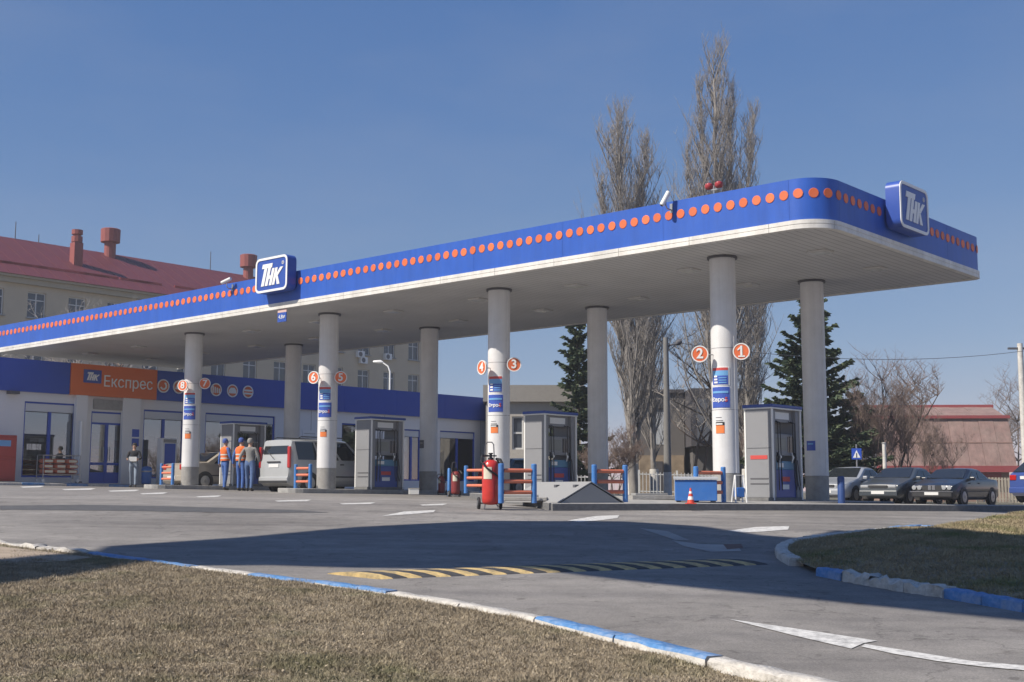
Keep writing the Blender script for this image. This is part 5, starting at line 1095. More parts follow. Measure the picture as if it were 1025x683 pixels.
car('sedan', 'beige sedan with red tail light behind the first front column', 'car', gpt(-1.75, 2.6), RB, paint('beige_metallic', (0.36, 0.32, 0.27)), 4.4, 1.72, 1.43, .93)
car('sedan', 'silver sedan half hidden behind the rear column at right', 'car', on_ground(852, 49.5), RB+math.pi, paint('silver', (0.30, 0.32, 0.35)), 4.4, 1.72, 1.42, .92, grp='cars parked in a row at right')
car('sedan', 'dark grey sedan parked between the silver and the black cars', 'car', on_ground(904, 48.4), RB+math.pi, paint('graphite', (0.05, 0.06, 0.07)), 4.5, 1.75, 1.42, .93, grp='cars parked in a row at right')
car('sedan', 'black sedan with four round headlights nearest the red-roofed building', 'car', on_ground(957, 46.6), RB+math.pi, paint('black_paint', (0.010, 0.012, 0.016)), 4.55, 1.70, 1.38, .92, lights='quad', grp='cars parked in a row at right')
car('hatchback', 'blue hatchback cut off by the right edge of the picture', 'car', on_ground(1064, 46.0, .22), RB-.35, paint('blue_paint', (0.045, 0.08, 0.26)), 4.0, 1.72, 1.55, .98, 'hatch', grp='cars parked in a row at right')
car('hatchback', 'dark hatchback seen between the column and dispenser in the middle', 'car', on_ground(523, 52), RB, paint('dark_green_paint', (0.035, 0.045, 0.045)), 4.0, 1.7, 1.55, .98, 'hatch')
# ------------------------------------------------------------------ people
SKIN = M('skin', (0.46, 0.28, 0.20), .6); HAIR = M('hair_dark', (0.03, 0.024, 0.02), .8); SHOE = M('shoe', (0.04, 0.035, 0.03), .7)
def cloth(n, c): return M(n, c, .9, var=.15, vscale=9, bump=.4, bscale=14)
JEANS = cloth('jeans_light', (0.22, 0.27, 0.34)); JEANSD = cloth('jeans_blue', (0.09, 0.15, 0.30)); OVER = cloth('overall_blue', (0.06, 0.13, 0.36)); VEST = cloth('vest_orange', (0.75, 0.16, 0.035)); JACK = cloth('jacket_black', (0.035, 0.036, 0.042)); JACKG = cloth('jacket_grey', (0.24, 0.235, 0.225)); CAPB = cloth('cap_blue', (0.05, 0.09, 0.3)); REFL = M('reflective_strip', (0.6, 0.6, 0.55), .4)
def person(label, loc, rz, top, legs, stride=.12, arms=((.06, -.1), (.06, .1)), vest=None, cap=None, hold=None, H=1.76, hood=None):
    t = thing('person', label, 'person', loc, rz, 'people at the station'); s = H/1.76
    J = {}; v = []; e = []; rad = []; bone = []
    def J_(n, p, r): J[n] = len(v); v.append(Vector(p)*s); rad.append(r*s)
    def E_(a, b, m): e.append((J[a], J[b])); bone.append((J[a], J[b], m))
    J_('pel', (0, 0, .96), .15); J_('waist', (0, -.01, 1.10), .135); J_('chest', (0, -.005, 1.30), .155); J_('neckb', (0, .01, 1.46), .085); J_('neck', (0, 0, 1.52), .055); J_('head', (0, -.015, 1.62), .082); J_('crown', (0, -.005, 1.70), .075)
    for a, b, m in (('pel', 'waist', 1), ('waist', 'chest', 1), ('chest', 'neckb', 1), ('neckb', 'neck', 0), ('neck', 'head', 0), ('head', 'crown', 0)): E_(a, b, m)
    for k, sx in enumerate((-1, 1)):
        st = stride*(1 if k else -1); n = str(k)
        J_('hip'+n, (sx*.10, 0, .90), .105); J_('knee'+n, (sx*.11, -st*.55-.02, .50), .068); J_('ank'+n, (sx*.12, -st+.05*abs(st), .10), .05); J_('heel'+n, (sx*.12, -st+.02, .045), .042); J_('toe'+n, (sx*.14, -st-.16, .035), .036)
        E_('pel', 'hip'+n, 2); E_('hip'+n, 'knee'+n, 2); E_('knee'+n, 'ank'+n, 2); E_('ank'+n, 'heel'+n, 3); E_('heel'+n, 'toe'+n, 3)
        out, sw = arms[k]; ben = sw < -.15
        J_('sh'+n, (sx*.185, .0, 1.41), .07); el = (sx*(.23+out), sw*.5+.03, 1.14); J_('el'+n, el, .052)
        wr = (sx*(.2 if ben else .25+out), sw*1.5-.02, 1.10 if ben else .90); J_('wr'+n, wr, .036); J_('pa'+n, (wr[0]*.98, wr[1]-.04, wr[2]-.06 if not ben else wr[2]), .034)
        E_('chest', 'sh'+n, 1); E_('sh'+n, 'el'+n, 1); E_('el'+n, 'wr'+n, 1); E_('wr'+n, 'pa'+n, 0)
        # hand with five fingers
        mb = MB(); w0 = Vector(v[J['pa'+n]]); dn = (w0-Vector(v[J['wr'+n]])).normalized(); ax = dn.cross(Vector((0, 1, 0)) if abs(dn.y) < .8 else Vector((0, 0, 1))).normalized(); up = ax.cross(dn)
        for i, (o, ln) in enumerate(((-.027, .055), (-.009, .07), (.009, .075), (.027, .066))): p0 = w0+up*o; mb.tube([p0, p0+dn*ln*.5+ax*.005, p0+dn*ln*.85+ax*.022*sx], [.0095, .009, .007], 6)
        p0 = w0-up*.03-dn*.01; mb.tube([p0, p0-up*.022+dn*.025, p0-up*.02+dn*.055], [.011, .01, .008], 6); mb.build('fingers', SKIN, t, True)
    me = bpy.data.meshes.new('body'); me.from_pydata([tuple(x) for x in v], e, []); o = bpy.data.objects.new('body', me); col.objects.link(o)
    o.modifiers.new('skin', 'SKIN'); sv = me.skin_vertices[0].data
    for i, r in enumerate(rad): sv[i].radius = (r, r*(.72 if i in (J['pel'], J['waist'], J['chest']) else 1))
    sv[0].use_root = True; ss = o.modifiers.new('sub', 'SUBSURF'); ss.levels = 2; ss.render_levels = 2
    m2 = bpy.data.meshes.new_from_object(o.evaluated_get(bpy.context.evaluated_depsgraph_get())); bpy.data.objects.remove(o)
    m2.materials.clear(); [m2.materials.append(x) for x in (SKIN, top, legs, SHOE)]
    vv = [Vector(x) for x in v]
    for p in m2.polygons:
        c = p.center; best = None
        for a, b, m in bone:
            A, B = vv[a], vv[b]; u = max(0, min(1, (c-A).dot(B-A)/max(1e-9, (B-A).length_squared))); d = (c-(A+(B-A)*u)).length
            if best is None or d < best[0]: best = (d, m)
        m = best[1]
        if c.z < .95*s and m == 1 and abs(c.x) < .17*s: m = 2
        p.material_index = m; p.use_smooth = True
    mk('body', m2, None, t)
    hz_ = 1.66*s; mb = MB(); mb.lathe([(0, .105*s), (.05*s, .098*s), (.085*s, .06*s), (.097*s, 0), (.088*s, -.06*s)] , 16, (0, .018*s, hz_), caps=False); mb.build('cap' if cap else ('hood' if hood else 'hair'), cap or hood or HAIR, t, True)
    if cap: mb = MB(); mb.box(-.06*s, .06*s, -.19*s, -.08*s, hz_+.0, hz_+.018); mb.build('cap_peak', cap, t, bevel=.006)
    mb = MB(); mb.lathe([(0, -.02), (.013, -.015), (.009, .02), (0, .025)], 8, (0, -.105*s, 1.615*s)); mb.build('nose', SKIN, t, True)
    for sx in (-1, 1):
        mb = MB(); mb.lathe([(0, -.01), (.011, 0), (0, .01)], 8, (sx*.032*s, -.092*s, 1.645*s)); mb.build('eye', HAIR, t)
        mb = MB(); mb.lathe([(0, -.03), (.014, -.01), (.018, .015), (0, .03)], 8, (sx*.088*s, .01*s, 1.63*s)); mb.build('ear', SKIN, t, True)
    mb = MB(); mb.box(-.024*s, .024*s, -.098*s, -.088*s, 1.572*s, 1.582*s); mb.build('mouth', POSTR, t)
    if vest:
        prof = [(.195, 1.0), (.185, 1.1), (.20, 1.25), (.215, 1.36), (.17, 1.44), (.09, 1.475)]; mb = MB(); mb.lathe([(r, z) for r, z in prof], 20, caps=False); mb.v = [(x*s*1.02, y*.78*s, z*s) for x, y, z in mb.v]; g = mb.build('vest', vest, t, True, angle=80)
        for z in (1.08, 1.2): mb = MB(); rr_ = interp([(a[1], a[0]) for a in prof], z)+.006; mb.lathe([(rr_, z-.02), (rr_, z+.02)], 20, caps=False); mb.v = [(x*s*1.02, y*.78*s, q*s) for x, y, q in mb.v]; mb.build('strip', REFL, g)
    if hold:
        mb = MB(); mb.box(-.15*s, .15*s, -.34*s, -.325*s, 1.02*s, 1.2*s); p = mb.build('paper_sheet', SIGNW, None); 
        tag(p, 'sheet of white paper held by the person in the black jacket', 'paper'); p.location = t.location; p.rotation_euler[2] = rz
    return t
person('person in black jacket and pale jeans walking with papers before the shop', on_ground(133, 48.6), .15, JACK, JEANS, .26, ((.03, -.22), (.04, -.2)), hold=True)
person('person in blue overalls and orange vest standing beside the beige sedan', on_ground(224.5, 42.6), 2.3, OVER, OVER, .06, ((.05, -.1), (.05, .06)), VEST, CAPB, H=1.80)
person('person in blue overalls and orange vest seen from behind near the van', on_ground(240.5, 41.0), 2.7, OVER, OVER, .05, ((.06, -.17), (.04, .05)), VEST, CAPB, H=1.78)
person('person in grey jacket and blue jeans standing at the rear of the light grey van', on_ground(249.3, 40.7), 3.0, JACKG, JEANSD, .14, ((.05, -.08), (.08, .08)), None, None, H=1.76, hood=JACKG)
# ------------------------------------------------------------------ trees
def segs_mesh(name, S, mat, parent, k=3):                            # S: (n, 8) p0 p1 r0 r1
    S = np.asarray(S, float); n = len(S); p0, p1 = S[:, :3], S[:, 3:6]; d = p1-p0; d /= np.maximum(np.linalg.norm(d, axis=1, keepdims=True), 1e-9)
    ref = np.where(np.abs(d[:, 2:3]) > .9, np.array([[1., 0, 0]]), np.array([[0, 0, 1.]])); u = np.cross(d, ref); u /= np.linalg.norm(u, axis=1, keepdims=True); w = np.cross(d, u)
    V = np.empty((n, 2*k, 3))
    for i in range(k):
        a = 2*np.pi*i/k; off = u*np.cos(a)+w*np.sin(a); V[:, i] = p0+off*S[:, 6:7]; V[:, k+i] = p1+off*S[:, 7:8]
    b = (np.arange(n)*2*k)[:, None]; Fq = np.concatenate([b+np.array([[i, (i+1) % k, k+(i+1) % k, k+i]]) for i in range(k)])
    return np_mesh(name, V.reshape(-1, 3), Fq, mat, parent, smooth=True)
BARK = M('poplar_bark', (0.27, 0.25, 0.23), .9, var=.3, vscale=3, bump=.6, bscale=10); TWIG = M('poplar_twig', (0.34, 0.31, 0.285), .9, var=.25, vscale=2); WASH = M('whitewash', (0.62, 0.60, 0.56), .9, var=.15, vscale=5, dirt=(.3, .27, .23), dscale=4, damt=.6)
def curve_branch(p, d, L, r, n, up, R, wob=.12):
    out = []; p = np.array(p, float); d = np.array(d, float)
    for i in range(n):
        d = d + np.array([R.normal()*wob, R.normal()*wob, up]); d /= np.linalg.norm(d); q = p + d*L/n; r1 = r*(1-.8*(i+1)/n)+.0015; r0 = r*(1-.8*i/n)
        out.append((*p, *q, r0, r1)); p = q
    return out
def poplar(label, px, Y, stems, seed, nbr=64, wash=1.6, dens=1.0):
    # stems: list of (dx at top in px, py of top, width px, start fraction)
    R = np.random.default_rng(seed); p0 = on_ground(px, Y); t = thing('poplar_tree', label, 'tree', p0, 0, 'bare poplar trees')
    trunkS, limb, twig = [], [], []
    for si, (tx, ty, wpx, x0, f0) in enumerate(stems):
        top = np.array(AT(tx, ty, Y) - p0); base = np.array([ (AT(x0, 491, Y)-p0).x, R.uniform(-.4, .4), 0.]); H = top[2]
        base[2] = 0 if si == 0 else f0*H
        if si: base[:2] = base[:2]*.3 if f0 < .25 else base[:2]
        n = 14; pts = [base + (top-base)*(i/n) + np.array([R.normal()*.07, R.normal()*.07, 0])*(0 < i < n) for i in range(n+1)]
        r0 = (.2 if si == 0 else .11)*H/18
        for i in range(n): trunkS.append((*pts[i], *pts[i+1], r0*(1-i/n)**.8+.012, r0*(1-(i+1)/n)**.8+.012))
        half = wpx*Y/F/2
        for b in range(int(nbr*dens)):
            f = f0*.6+.05 + (1-f0*.6-.06)*((b+R.random())/nbr/dens)**.85; k = f*n; i = min(int(k), n-1); p = pts[i]+(pts[i+1]-pts[i])*(k-i)
            if p[2] < 1.7: continue
            prof = max(.4, min(1, ((1-f)*2.0)**.6)); L = min(half*prof*3.0*R.uniform(.55, 1.1), (top[2]-p[2])*1.0+.35); a = R.uniform(0, 2*np.pi); el = R.uniform(.34, .62)
            br = curve_branch(p, (np.cos(a)*el, np.sin(a)*el, 1-el*.3), L, .012+.012*L, 5, .14, R, .09); limb += br
            for s in range(max(4, int(7*L*.8))):
                u = R.uniform(.12, 1); j = min(int(u*5), 4); q0 = np.array(br[j][:3]); q1 = np.array(br[j][3:6]); q = q0+(q1-q0)*(u*5-j); a2 = R.uniform(0, 2*np.pi); e2 = R.uniform(.3, .7)
                sb = curve_branch(q, (np.cos(a2)*e2, np.sin(a2)*e2, 1), L*R.uniform(.14, .32)+.2, .011, 3, .12, R, .12); limb += sb
                for w in range(3):
                    v = R.integers(0, 3); e = np.array(sb[v][3:6]); a3 = R.uniform(0, 2*np.pi); e3 = R.uniform(.25, .7)
                    twig += curve_branch(e, (np.cos(a3)*e3, np.sin(a3)*e3, .9), R.uniform(.2, .5), .0075, 2, .1, R, .1)
    segs_mesh('trunk', trunkS, BARK, t, 8); segs_mesh('limbs', limb, BARK, t, 3); segs_mesh('crown', twig, TWIG, t, 3)
    if wash: mb = MB(); mb.cyl((0, 0, -.05), (0, 0, wash), .30, .265, 12, False); mb.build('whitewash', WASH, t, True)
    return t
poplar('tall bare poplar in two spires behind the middle of canopy', 634, 60, [(617, 111, 68, 634, .0), (644, 142, 46, 641, .12), (600, 185, 26, 628, .15)], 3, 105)
poplar('tallest bare poplar rising above the right part of canopy', 722, 58, [(714, 50, 74, 722, 0), (755, 114, 48, 735, .12), (687, 148, 24, 715, .18), (733, 92, 30, 726, .2), (700, 82, 26, 718, .2)], 5, 92)
poplar('bare poplar partly hidden between the lamp post and front column', 655, 72, [(652, 250, 44, 655, 0), (640, 270, 36, 650, .15)], 9, 100, dens=.8)
poplar('bare poplar behind the right-hand front column', 748, 66, [(745, 215, 40, 748, 0), (765, 260, 34, 752, .15)], 12, 100, dens=.8)
NEED = M('spruce_needles', (0.07, 0.105, 0.06), .8, var=.5, vscale=3); PBARK = M('spruce_bark', (0.10, 0.075, 0.06), .9, var=.2)
NEED2 = M('spruce_needles_light', (0.115, 0.145, 0.075), .8, var=.4, vscale=3)
def spruce(label, px, Y, pyt, wpx, seed, lev=26):
    R = np.random.default_rng(seed); p0 = on_ground(px, Y); t = thing('spruce_tree', label, 'tree', p0, 0, 'dark evergreen trees'); H = AT(px, pyt, Y).z - p0.z; rad = wpx*Y/F/2
    S = []; n = 8
    for i in range(n): S.append((R.normal()*.03, R.normal()*.03, H*i/n, R.normal()*.03, R.normal()*.03, H*(i+1)/n, .16*(1-i/n)+.01, .16*(1-(i+1)/n)+.01))
    segs_mesh('trunk', S, PBARK, t, 7); br = []; tri = []
    for lv in range(lev):
        f = .08+.91*(lv/lev)**.9; z = H*f; Lm = rad*(1-f)**.75*(1.0 if f > .12 else .7)+.12; nb = int(5+4*(1-f))
        for b in range(nb):
            a = R.uniform(0, 2*np.pi); L = Lm*R.uniform(.4, 1.3); c = curve_branch((0, 0, z+R.uniform(-.1, .1)), (np.cos(a), np.sin(a), -.12+.5*f), L, .02*L+.006, 5, .07, R, .06); br += c
            for s in range(int(40*L+10)):
                u = R.uniform(.12, 1.0)**.8; j = min(int(u*5), 4); q = np.array(c[j][:3])+(np.array(c[j][3:6])-np.array(c[j][:3]))*(u*5-j)
                dr = np.array([np.cos(a), np.sin(a), 0])*.6 + np.array([-np.sin(a), np.cos(a), 0])*R.choice((-1, 1))*R.uniform(.2, 1)+np.array([0, 0, R.uniform(-.55, .25)]); dr /= np.linalg.norm(dr)
                Ls = R.uniform(.2, .44)*(.7+.3*(1-f)); e = q+dr*Ls; sd = np.cross(dr, R.normal(size=3)); sd /= np.linalg.norm(sd); w = R.uniform(.045, .085)
                tri += [q-sd*w*.4, q+dr*Ls*.45+sd*w, e, q-sd*w*.4, e, q+dr*Ls*.45-sd*w]
                sd2 = np.cross(dr, sd); tri += [q-sd2*w*.4, q+dr*Ls*.45+sd2*w, e, q-sd2*w*.4, e, q+dr*Ls*.45-sd2*w]
    segs_mesh('branches', br, PBARK, t, 3); T = np.array(tri); o = np_mesh('crown', T, np.arange(len(T)).reshape(-1, 3), NEED, t)
    o.data.materials.append(NEED2); mi = (rng.random(len(T)//12).repeat(4) < .35).astype(np.int32); o.data.polygons.foreach_set('material_index', mi)
spruce('dark green spruce tree behind the rear column at right', 815, 54.5, 290, 136, 21, 38)
spruce('dark green spruce tree behind the dispenser in the middle', 578, 62, 312, 74, 22, 30)
spruce('small dark spruce left of the bare bushes behind parked cars', 858, 60, 392, 80, 23, 24)
BBARK = M('bush_bark', (0.17, 0.13, 0.105), .9, var=.3, vscale=3); BTWIG = M('bush_twig', (0.23, 0.17, 0.14), .9, var=.3, vscale=2)
def bare_tree(name, label, px, Y, pyt, wpx, seed, nst=3, depth=4, light=False, grp='bare trees and bushes', bushy=False):
    R = np.random.default_rng(seed); p0 = on_ground(px, Y); t = thing(name, label, 'bush' if bushy else 'tree', p0, 0, grp); H = AT(px, pyt, Y).z-p0.z; W = wpx*Y/F/2; big, small = [], []
    def grow(p, d, L, r, lev):
        c = curve_branch(p, d, L, r, 4, .05, R, .16); (big if lev < 2 else small).extend(c)
        if lev >= depth: return
        for k in range(R.integers(4, 7) if lev else R.integers(7, 12)):
            u = R.uniform(.25, 1); j = min(int(u*4), 3); q = np.array(c[j][3:6]); a = R.uniform(0, 2*np.pi); sp = R.uniform(.45, .95)*W/H*1.4 if bushy else R.uniform(.5, 1.25)
            grow(q, (np.cos(a)*sp, np.sin(a)*sp, R.uniform(.35, 1)), L*R.uniform(.38, .62), max(r*.5, .004), lev+1)
    for s in range(nst):
        a = 2*np.pi*s/nst+R.uniform(0, 1); o = .25 if nst > 1 else 0
        grow((np.cos(a)*o*(W*.8 if bushy else 1), np.sin(a)*o, 0), (np.cos(a)*o*W/H*1.6, np.sin(a)*o*W/H*1.6, 1), H*R.uniform(.5, .68), .035*H/3 if not bushy else .025, 0)
    segs_mesh('trunk', big, BBARK, t, 5); segs_mesh('crown', small, TWIG if light else BTWIG, t, 3)
bare_tree('bare_tree', 'bare spreading tree behind the dark grey parked car', 893, 58, 336, 100, 31, 2, 4)
bare_tree('bare_bush', 'reddish bare bush behind the silver parked car', 872, 54, 402, 90, 32, 5, 4, bushy=True)
bare_tree('bare_bush', 'brown bare bush left of the red-roofed building', 905, 56, 396, 80, 33, 5, 4, bushy=True)
bare_tree('bare_bush', 'thin bare bush before the red-roofed building wall', 938, 60, 424, 80, 37, 4, 4, bushy=True)
bare_tree('bare_tree', 'bare tree at the right edge beyond the red-roofed building', 1018, 100, 372, 90, 34, 3, 4)
bare_tree('bare_tree', 'pale bare tree before the yellow building wall', 72, 72, 272, 80, 35, 2, 4, True)
bare_tree('bare_tree', 'slender bare tree between front column and grey building', 700, 62, 318, 44, 36, 2, 4, True)
bare_tree('bare_bush', 'brown bare bush behind the hatch and guard rail', 610, 50, 430, 90, 38, 8, 4, bushy=True)
bare_tree('bare_bush', 'low bare bush right of the front column base', 765, 52, 424, 70, 39, 7, 4, bushy=True)
# ------------------------------------------------------------------ houses behind
def px_frame(px, Y): p = AT(px, 491, Y); return p.x
def block(name, label, pxa, pxb, Y, pyt, depth, mat, rz=0.0):
    a, b = AT(pxa, 491, Y), AT(pxb, 491, Y); c = Vector(((a.x+b.x)/2, Y, 0)); z0 = gz(c.x, c.y)-.3; t = thing(name, label, 'building', (c.x, c.y, z0), rz); w = (b.x-a.x)/2; H = AT((pxa+pxb)/2, pyt, Y).z - z0
    return t, w, H, z0
GREYB = M('house_grey', (0.14, 0.13, 0.125), .8, var=.06, vscale=.5); DKB = M('house_dark', (0.075, 0.07, 0.075), .7, var=.08); STONEB = M('stone_cladding', (0.30, 0.23, 0.16), .9, var=.35, vscale=2.5, bump=.5, bscale=4); LPAN = M('light_panel', (0.50, 0.52, 0.54), .4)
t, w, H, z0 = block('modern_house', 'modern grey flat-roofed house behind the lamp post', 638, 686, 78, 393.5, 9, GREYB)
zz = lambda py, Y=78: AT(660, py, Y).z - z0
xx = lambda px, Y=78: AT(px, 491, Y).x - t.location.x
wall_open(t, 'wall', GREYB, -w, w, 0, H, [(xx(654.5), xx(667.5), zz(446), zz(409))], 0, .3)
mb = MB(); mb.box(-w, w, .302, 4, 0, H-.02); mb.build('inner_wall', GREYB, t)
mb = MB(); mb.box(xx(654.5)+.06, xx(667.5)-.06, .1, .15, zz(446)+.06, zz(409)-.06); f = mb.build('window', LPAN, t); mb = MB(); mb.box(xx(654.5), xx(667.5), .16, .22, zz(446), zz(409)); mb.build('frame', DKB, f)
mb = MB(); mb.box(xx(640), xx(684.5), -.25, -.002, 0, zz(456)); mb.build('plinth', STONEB, t); mb = MB(); mb.box(xx(655), xx(663), -.3, -.252, .2, zz(462)); mb.build('door', DKB, t)
mb = MB(); mb.box(-w-.1, w+.02, -.15, 4.1, H, H+.22); mb.build('roof', DKB, t)
xa, xb = xx(687), xx(752); mb = MB(); mb.box(xa, xb, -2.5, 5, zz(448), H+.1); mb.build('upper_block', DKB, t)
mb = MB(); mb.box(xa+.3, xb, -1.0, 5, 0, zz(448)-.01); mb.build('ground_floor', GREYB, t)
for (a, b) in ((693, 705), (708.5, 722)): mb = MB(); mb.box(xx(a), xx(b), -2.56, -2.502, zz(443), zz(402)); mb.build('window', M('house_pane', (.13, .14, .16), .2, spec=.6), t)
# low white building
t, w, H, z0 = block('low_white_building', 'low pale building with white windows behind the middle column', 486, 582, 66, 386, 7, GREYB)
WB = M('pale_render', (0.46, 0.43, 0.38), .85, var=.08); zz = lambda py, Y=66: AT(530, py, Y).z - z0; xx = lambda px, Y=66: AT(px, 491, Y).x - t.location.x
ol = [(xx(a), xx(b), zz(450), zz(417)) for a, b in ((496, 505), (512.5, 524), (531, 542), (549, 560))]; wall_open(t, 'wall', WB, -w, w, 0, H-.9, ol, 0, .3)
mb = MB(); mb.box(-w-.15, w+.15, -.3, 7, H-.9, H); mb.build('parapet', M('parapet_grey', (.30, .28, .25), .8, var=.08), t); mb = MB(); mb.box(-w, w, .32, 6.8, 0, H-.91); mb.build('inner_wall', DKB, t)
for (a, b, c, d) in ol:
    mb = MB(); T = .09; mb.box(a, a+T, .1, .2, c, d).box(b-T, b, .1, .2, c, d).box(a+T, b-T, .1, .2, d-T, d).box(a+T, b-T, .1, .2, c, c+T).box(a+T, b-T, .1, .2, (c+d)/2-.05, (c+d)/2+.05); f = mb.build('window', PVC, t); mb = MB(); mb.box(a+T, b-T, .14, .16, c+T, d-T); mb.build('pane', DGL, f)
# red-roofed barn with a two-pitch roof
Y = 88; a = AT(880, 491, Y); b = AT(1004, 491, Y); ga = gz(a.x, Y); t = thing('red_roof_barn', 'large barn with faded pink two-pitch roof and red eaves', 'building', (a.x, Y, ga-.3), -.08)
L = b.x-a.x+.8; z = lambda py: AT(950, py, Y).z-(ga-.3)
PINKR = M('faded_pink_roof', (0.27, 0.175, 0.15), .85, var=.25, vscale=1.2, dirt=(0.25, 0.19, 0.16), dscale=.8, damt=.8); streaks(PINKR, .3, .5, 3.0); RTRIM = M('red_eaves', (0.30, 0.06, 0.06), .6, var=.1); BRK = M('barn_brick', (0.30, 0.19, 0.15), .9, var=.2, vscale=2)
e0, e1, e2 = z(468), z(418), z(404); prof = [(0, e0), (1.6, e1), (5.2, e2), (8.8, e1), (10.4, e0)]
mb = MB(); mb.box(0.4, L-.4, .5, 9.9, 0, e0-.01); mb.build('wall', BRK, t)
def slope(i, n0, n1, nm):
    (ya, za), (yb, zb_) = prof[i], prof[i+1]; nseg = 9
    for k in range(nseg):
        x0 = L*k/nseg+.01; x1 = L*(k+1)/nseg-.01; d = Vector((0, ya-yb, za-zb_)).normalized(); nn = Vector((0, -(zb_-za), yb-ya)).normalized()*(1 if yb > ya else -1); nn = nn if nn.z > 0 else -nn
        mb = MB(); mb.prism3([(x0, ya, za), (x1, ya, za), (x1, yb, zb_), (x0, yb, zb_)], nn*.06*(1 + .3*(k % 2))); mb.build('roof_sheet', PINKR, t)
for i in range(4): slope(i, 0, 0, 'roof')
mb = MB(); ym = (prof[0][0]+prof[1][0])/2; zm = (e0+e1)/2; mb.box(0, L, ym-.12, ym+.02, zm-.05, zm+.03); mb.build('roof_seam', BRK, t)
mb = MB(); mb.box(-.1, L+.1, -.25, .06, e0-.35, e0+.10).box(-.1, L+.1, 1.3, 1.62, e1-.02, e1+.2).box(-.1, L+.1, 5.05, 5.35, e2-.02, e2+.22); mb.build('eaves', RTRIM, t)
for x in (0.02, L-.14): mb = MB(); mb.prism3([(x, p[0], p[1]-.02) for p in prof], (.12, 0, 0)); mb.build('gable', DKB, t)
mb = MB(); mb.box(L*.3, L-1, .35, .498, e0-1.0, e0-.4); mb.build('window_strip', RTRIM, t)
# fences
def fence(label, pxa, pxb, Y, h, mat, step=.14, picket=.022, rz=0.0):
    a, b = on_ground(pxa, Y), on_ground(pxb, Y); t = thing('fence', label, 'fence', a, math.atan2(b.y-a.y, b.x-a.x)); L = (b.xy-a.xy).length; dzz = (b.z-a.z)/L
    for z in (.25, h-.12): mb = MB(); mb.prism3([(0, -.02, z), (0, .02, z), (0, .02, z+.05), (0, -.02, z+.05)], (L, 0, dzz*L)); mb.build('rail', mat, t)
    n = int(L/step); PK = MB(); PK.box(-picket, picket, -.035, -.022, .1, h); PK = PK.mesh('picket'); PK.materials.append(mat)
    for i in range(n+1): mk('picket', PK, None, t, loc=(i*step, 0, dzz*i*step))
    k = max(2, int(L/2.5)); PO = MB(); PO.box(-.04, .04, .022, .09, -.2, h+.1); PO = PO.mesh('post'); PO.materials.append(mat)
    for i in range(k+1): mk('post', PO, None, t, loc=(L*i/k, 0, dzz*L*i/k))
fence('white metal railing before the modern grey house', 640, 716, 56, 1.15, PVC, .16, .016); fence('white railing low behind hatch and guard rails', 556, 630, 60, 1.0, PVC, .18, .016)
fence('beige picket fence right of the black sedan', 978, 1050, 62, 1.35, M('beige_fence', (.5, .44, .34), .8, var=.1), .16, .05)
# lamp post, wires, pole, road signs
p = on_ground(668.5, 46); t = thing('lamp_post', 'concrete lamp post with whitewashed foot and small lamp arm', 'lamp post', p); H = AT(669, 338, 46).z-p.z
mb = MB(); mb.tube([(0, 0, 1.0), (0, 0, H*.6), (0, 0, H)], [.15, .12, .10], 10); mb.build('pole', M('pole_concrete', (.20, .195, .185), .9, var=.15, vscale=3), t, True); mb = MB(); mb.cyl((0, 0, -.05), (0, 0, .998), .165, .155, 10); mb.build('foot', WASH, t, True)
mb = MB(); mb.tube([(.08, 0, H-.35), (.22, 0, H-.28), (.4, 0, H-.26)], .03, 6); mb.build('arm', GREYP, t); mb = MB(); mb.tube([(.38, 0, H-.27), (.46, 0, H-.2), (.58, 0, H-.12)], [.06, .12, .09], 8); mb.build('lamp_head', GREYP, t, True)
wa = AT(676, 343, 46); wb_ = AT(1110, 336, 60); n = 24; wp = [wa.lerp(wb_, i/n) - Vector((0, 0, 1.0*4*(i/n)*(1-i/n)*.9)) for i in range(n+1)]; mb = MB(); mb.tube(wp, .012, 5); o = mb.build('overhead_wire', GREYP); tag(o, 'thin overhead wire running right from the lamp post', 'wire')
p = on_ground(1028, 60); t = thing('utility_pole', 'pale concrete utility pole at the right edge of picture', 'pole', p); mb = MB(); mb.cyl((0, 0, -.2), (0, 0, AT(1028, 344, 60).z-p.z), .19, .13, 10); mb.build('pole', WASH, t, True); mb = MB(); mb.box(-.6, .6, -.05, .05, AT(1028, 350, 60).z-p.z, AT(1028, 348, 60).z-p.z); mb.build('crossarm', GREYP, t)
p = on_ground(858.5, 51.2); t = thing('road_sign', 'blue square pedestrian crossing sign on a thin post', 'road sign', p, -.2); zt = AT(857, 446, 51.2).z-p.z; zs = AT(857, 449, 51.2).z-p.z
mb = MB(); mb.cyl((0, 0, -.1), (0, 0, zt+.05), .03, n=8); mb.build('post', STEEL, t, True); mb = MB(); mb.box(-.2, .2, -.05, -.032, zs-.46, zs); q = mb.build('plate', FBLUE, t)
mb = MB(); mb.prism3([(-.15, -.052, zs-.39), (.15, -.052, zs-.39), (0, -.052, zs-.07)], (0, -.006, 0)); mb.build('triangle', SIGNW, q); mb = MB(); mb.box(-.02, .02, -.064, -.059, zs-.38, zs-.2); mb.build('walker', BLACK, q)
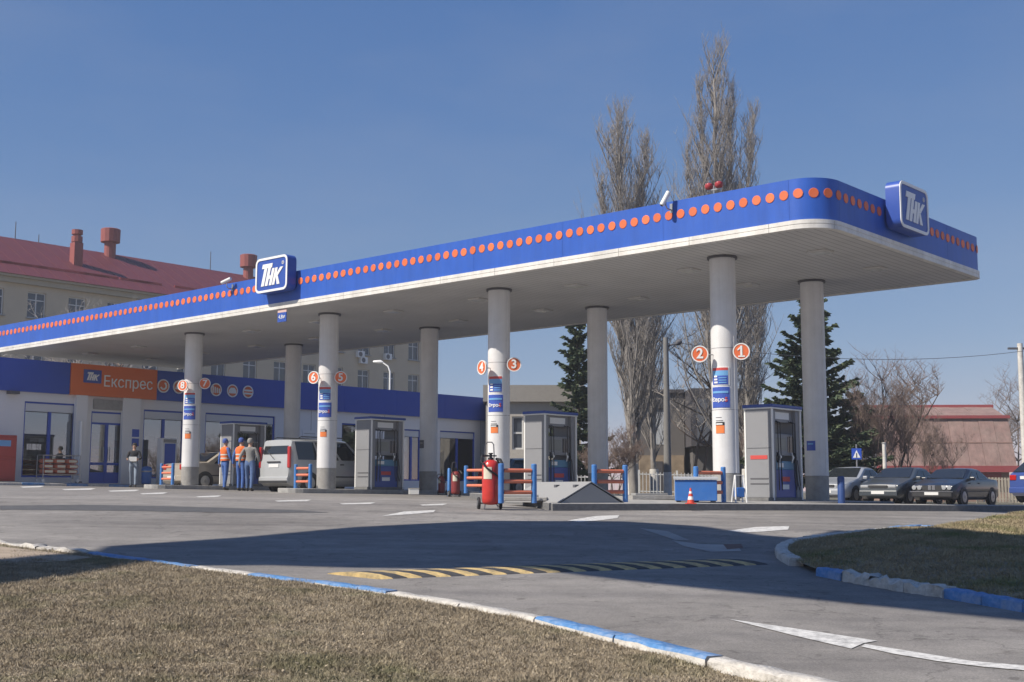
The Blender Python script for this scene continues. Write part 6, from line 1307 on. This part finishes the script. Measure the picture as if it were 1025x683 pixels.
p = on_ground(886.5, 52); t = thing('white_post', 'short white post behind the dark grey sedan', 'post', p); mb = MB(); mb.cyl((0, 0, -.1), (0, 0, AT(886, 444, 52).z-p.z), .09, .08, 10); mb.build('shaft', WASH, t, True); mb = MB(); mb.lathe([(.11, 0), (.10, .03), (0, .06)], 10, (0, 0, AT(886, 444, 52).z-p.z)); mb.build('cap', SKIRT, t)
# ------------------------------------------------------------------ unseen roof added off to the left, outlined to cast the shade on the drive
def cast(px, py, zc, dz=0.0):
    if px < 171 and py > 549: dz = .11
    p = G(px, py, dz); k = (zc-p.z)/SUN.z; return (p.x+SUN.x*k, p.y+SUN.y*k)
ZC = 15.0
shade_px = [(170, 557), (270, 566), (350, 568.5), (480, 570), (560, 573.5), (640, 583), (1025, 622), (1200, 640), (1200, 572), (1025, 550), (900, 538), (835, 531), (800, 539), (760, 536), (700, 527), (620, 522), (480, 521.5), (350, 528), (240, 538), (105, 547), (60, 553), (0, 559), (-140, 563), (-140, 606), (0, 584)]
poly = [cast(x, y, ZC) for x, y in shade_px]; c0 = Vector((sum(p[0] for p in poly)/len(poly), sum(p[1] for p in poly)/len(poly)))
t = thing('shade_caster_roof', 'added flat roof on a post out of view, outlined to shade the drive', 'roof', (c0.x, c0.y, 0))
mb = MB(); mb.prism([(p[0]-c0.x, p[1]-c0.y) for p in poly][::-1], ZC, ZC+.08); mb.build('shade_slab', CONC, t)
q = cast(-120, 582, ZC); mb = MB(); mb.cyl((q[0]-c0.x, q[1]-c0.y, gz(*q)-.3), (q[0]-c0.x, q[1]-c0.y, ZC-.003), .3, .25, 14); mb.build('post', STEEL, t, True)

# ------------------------------------------------------------------ thin spring haze
mb = MB(); mb.box(-110, 110, -70, 150, -1.6, 34); o = mb.build('haze', None); hm = bpy.data.materials.new('haze'); hm.use_nodes = True; hn = hm.node_tree.nodes
hn.remove(hn['Principled BSDF']); pv = hn.new('ShaderNodeVolumePrincipled'); pv.inputs['Color'].default_value = (0.93, 0.95, 1.0, 1); pv.inputs['Density'].default_value = 0.0008; pv.inputs['Anisotropy'].default_value = 0.0
hm.node_tree.links.new(pv.outputs[0], hn['Material Output'].inputs['Volume']); o.data.materials.append(hm); tag(o, kind='stuff')
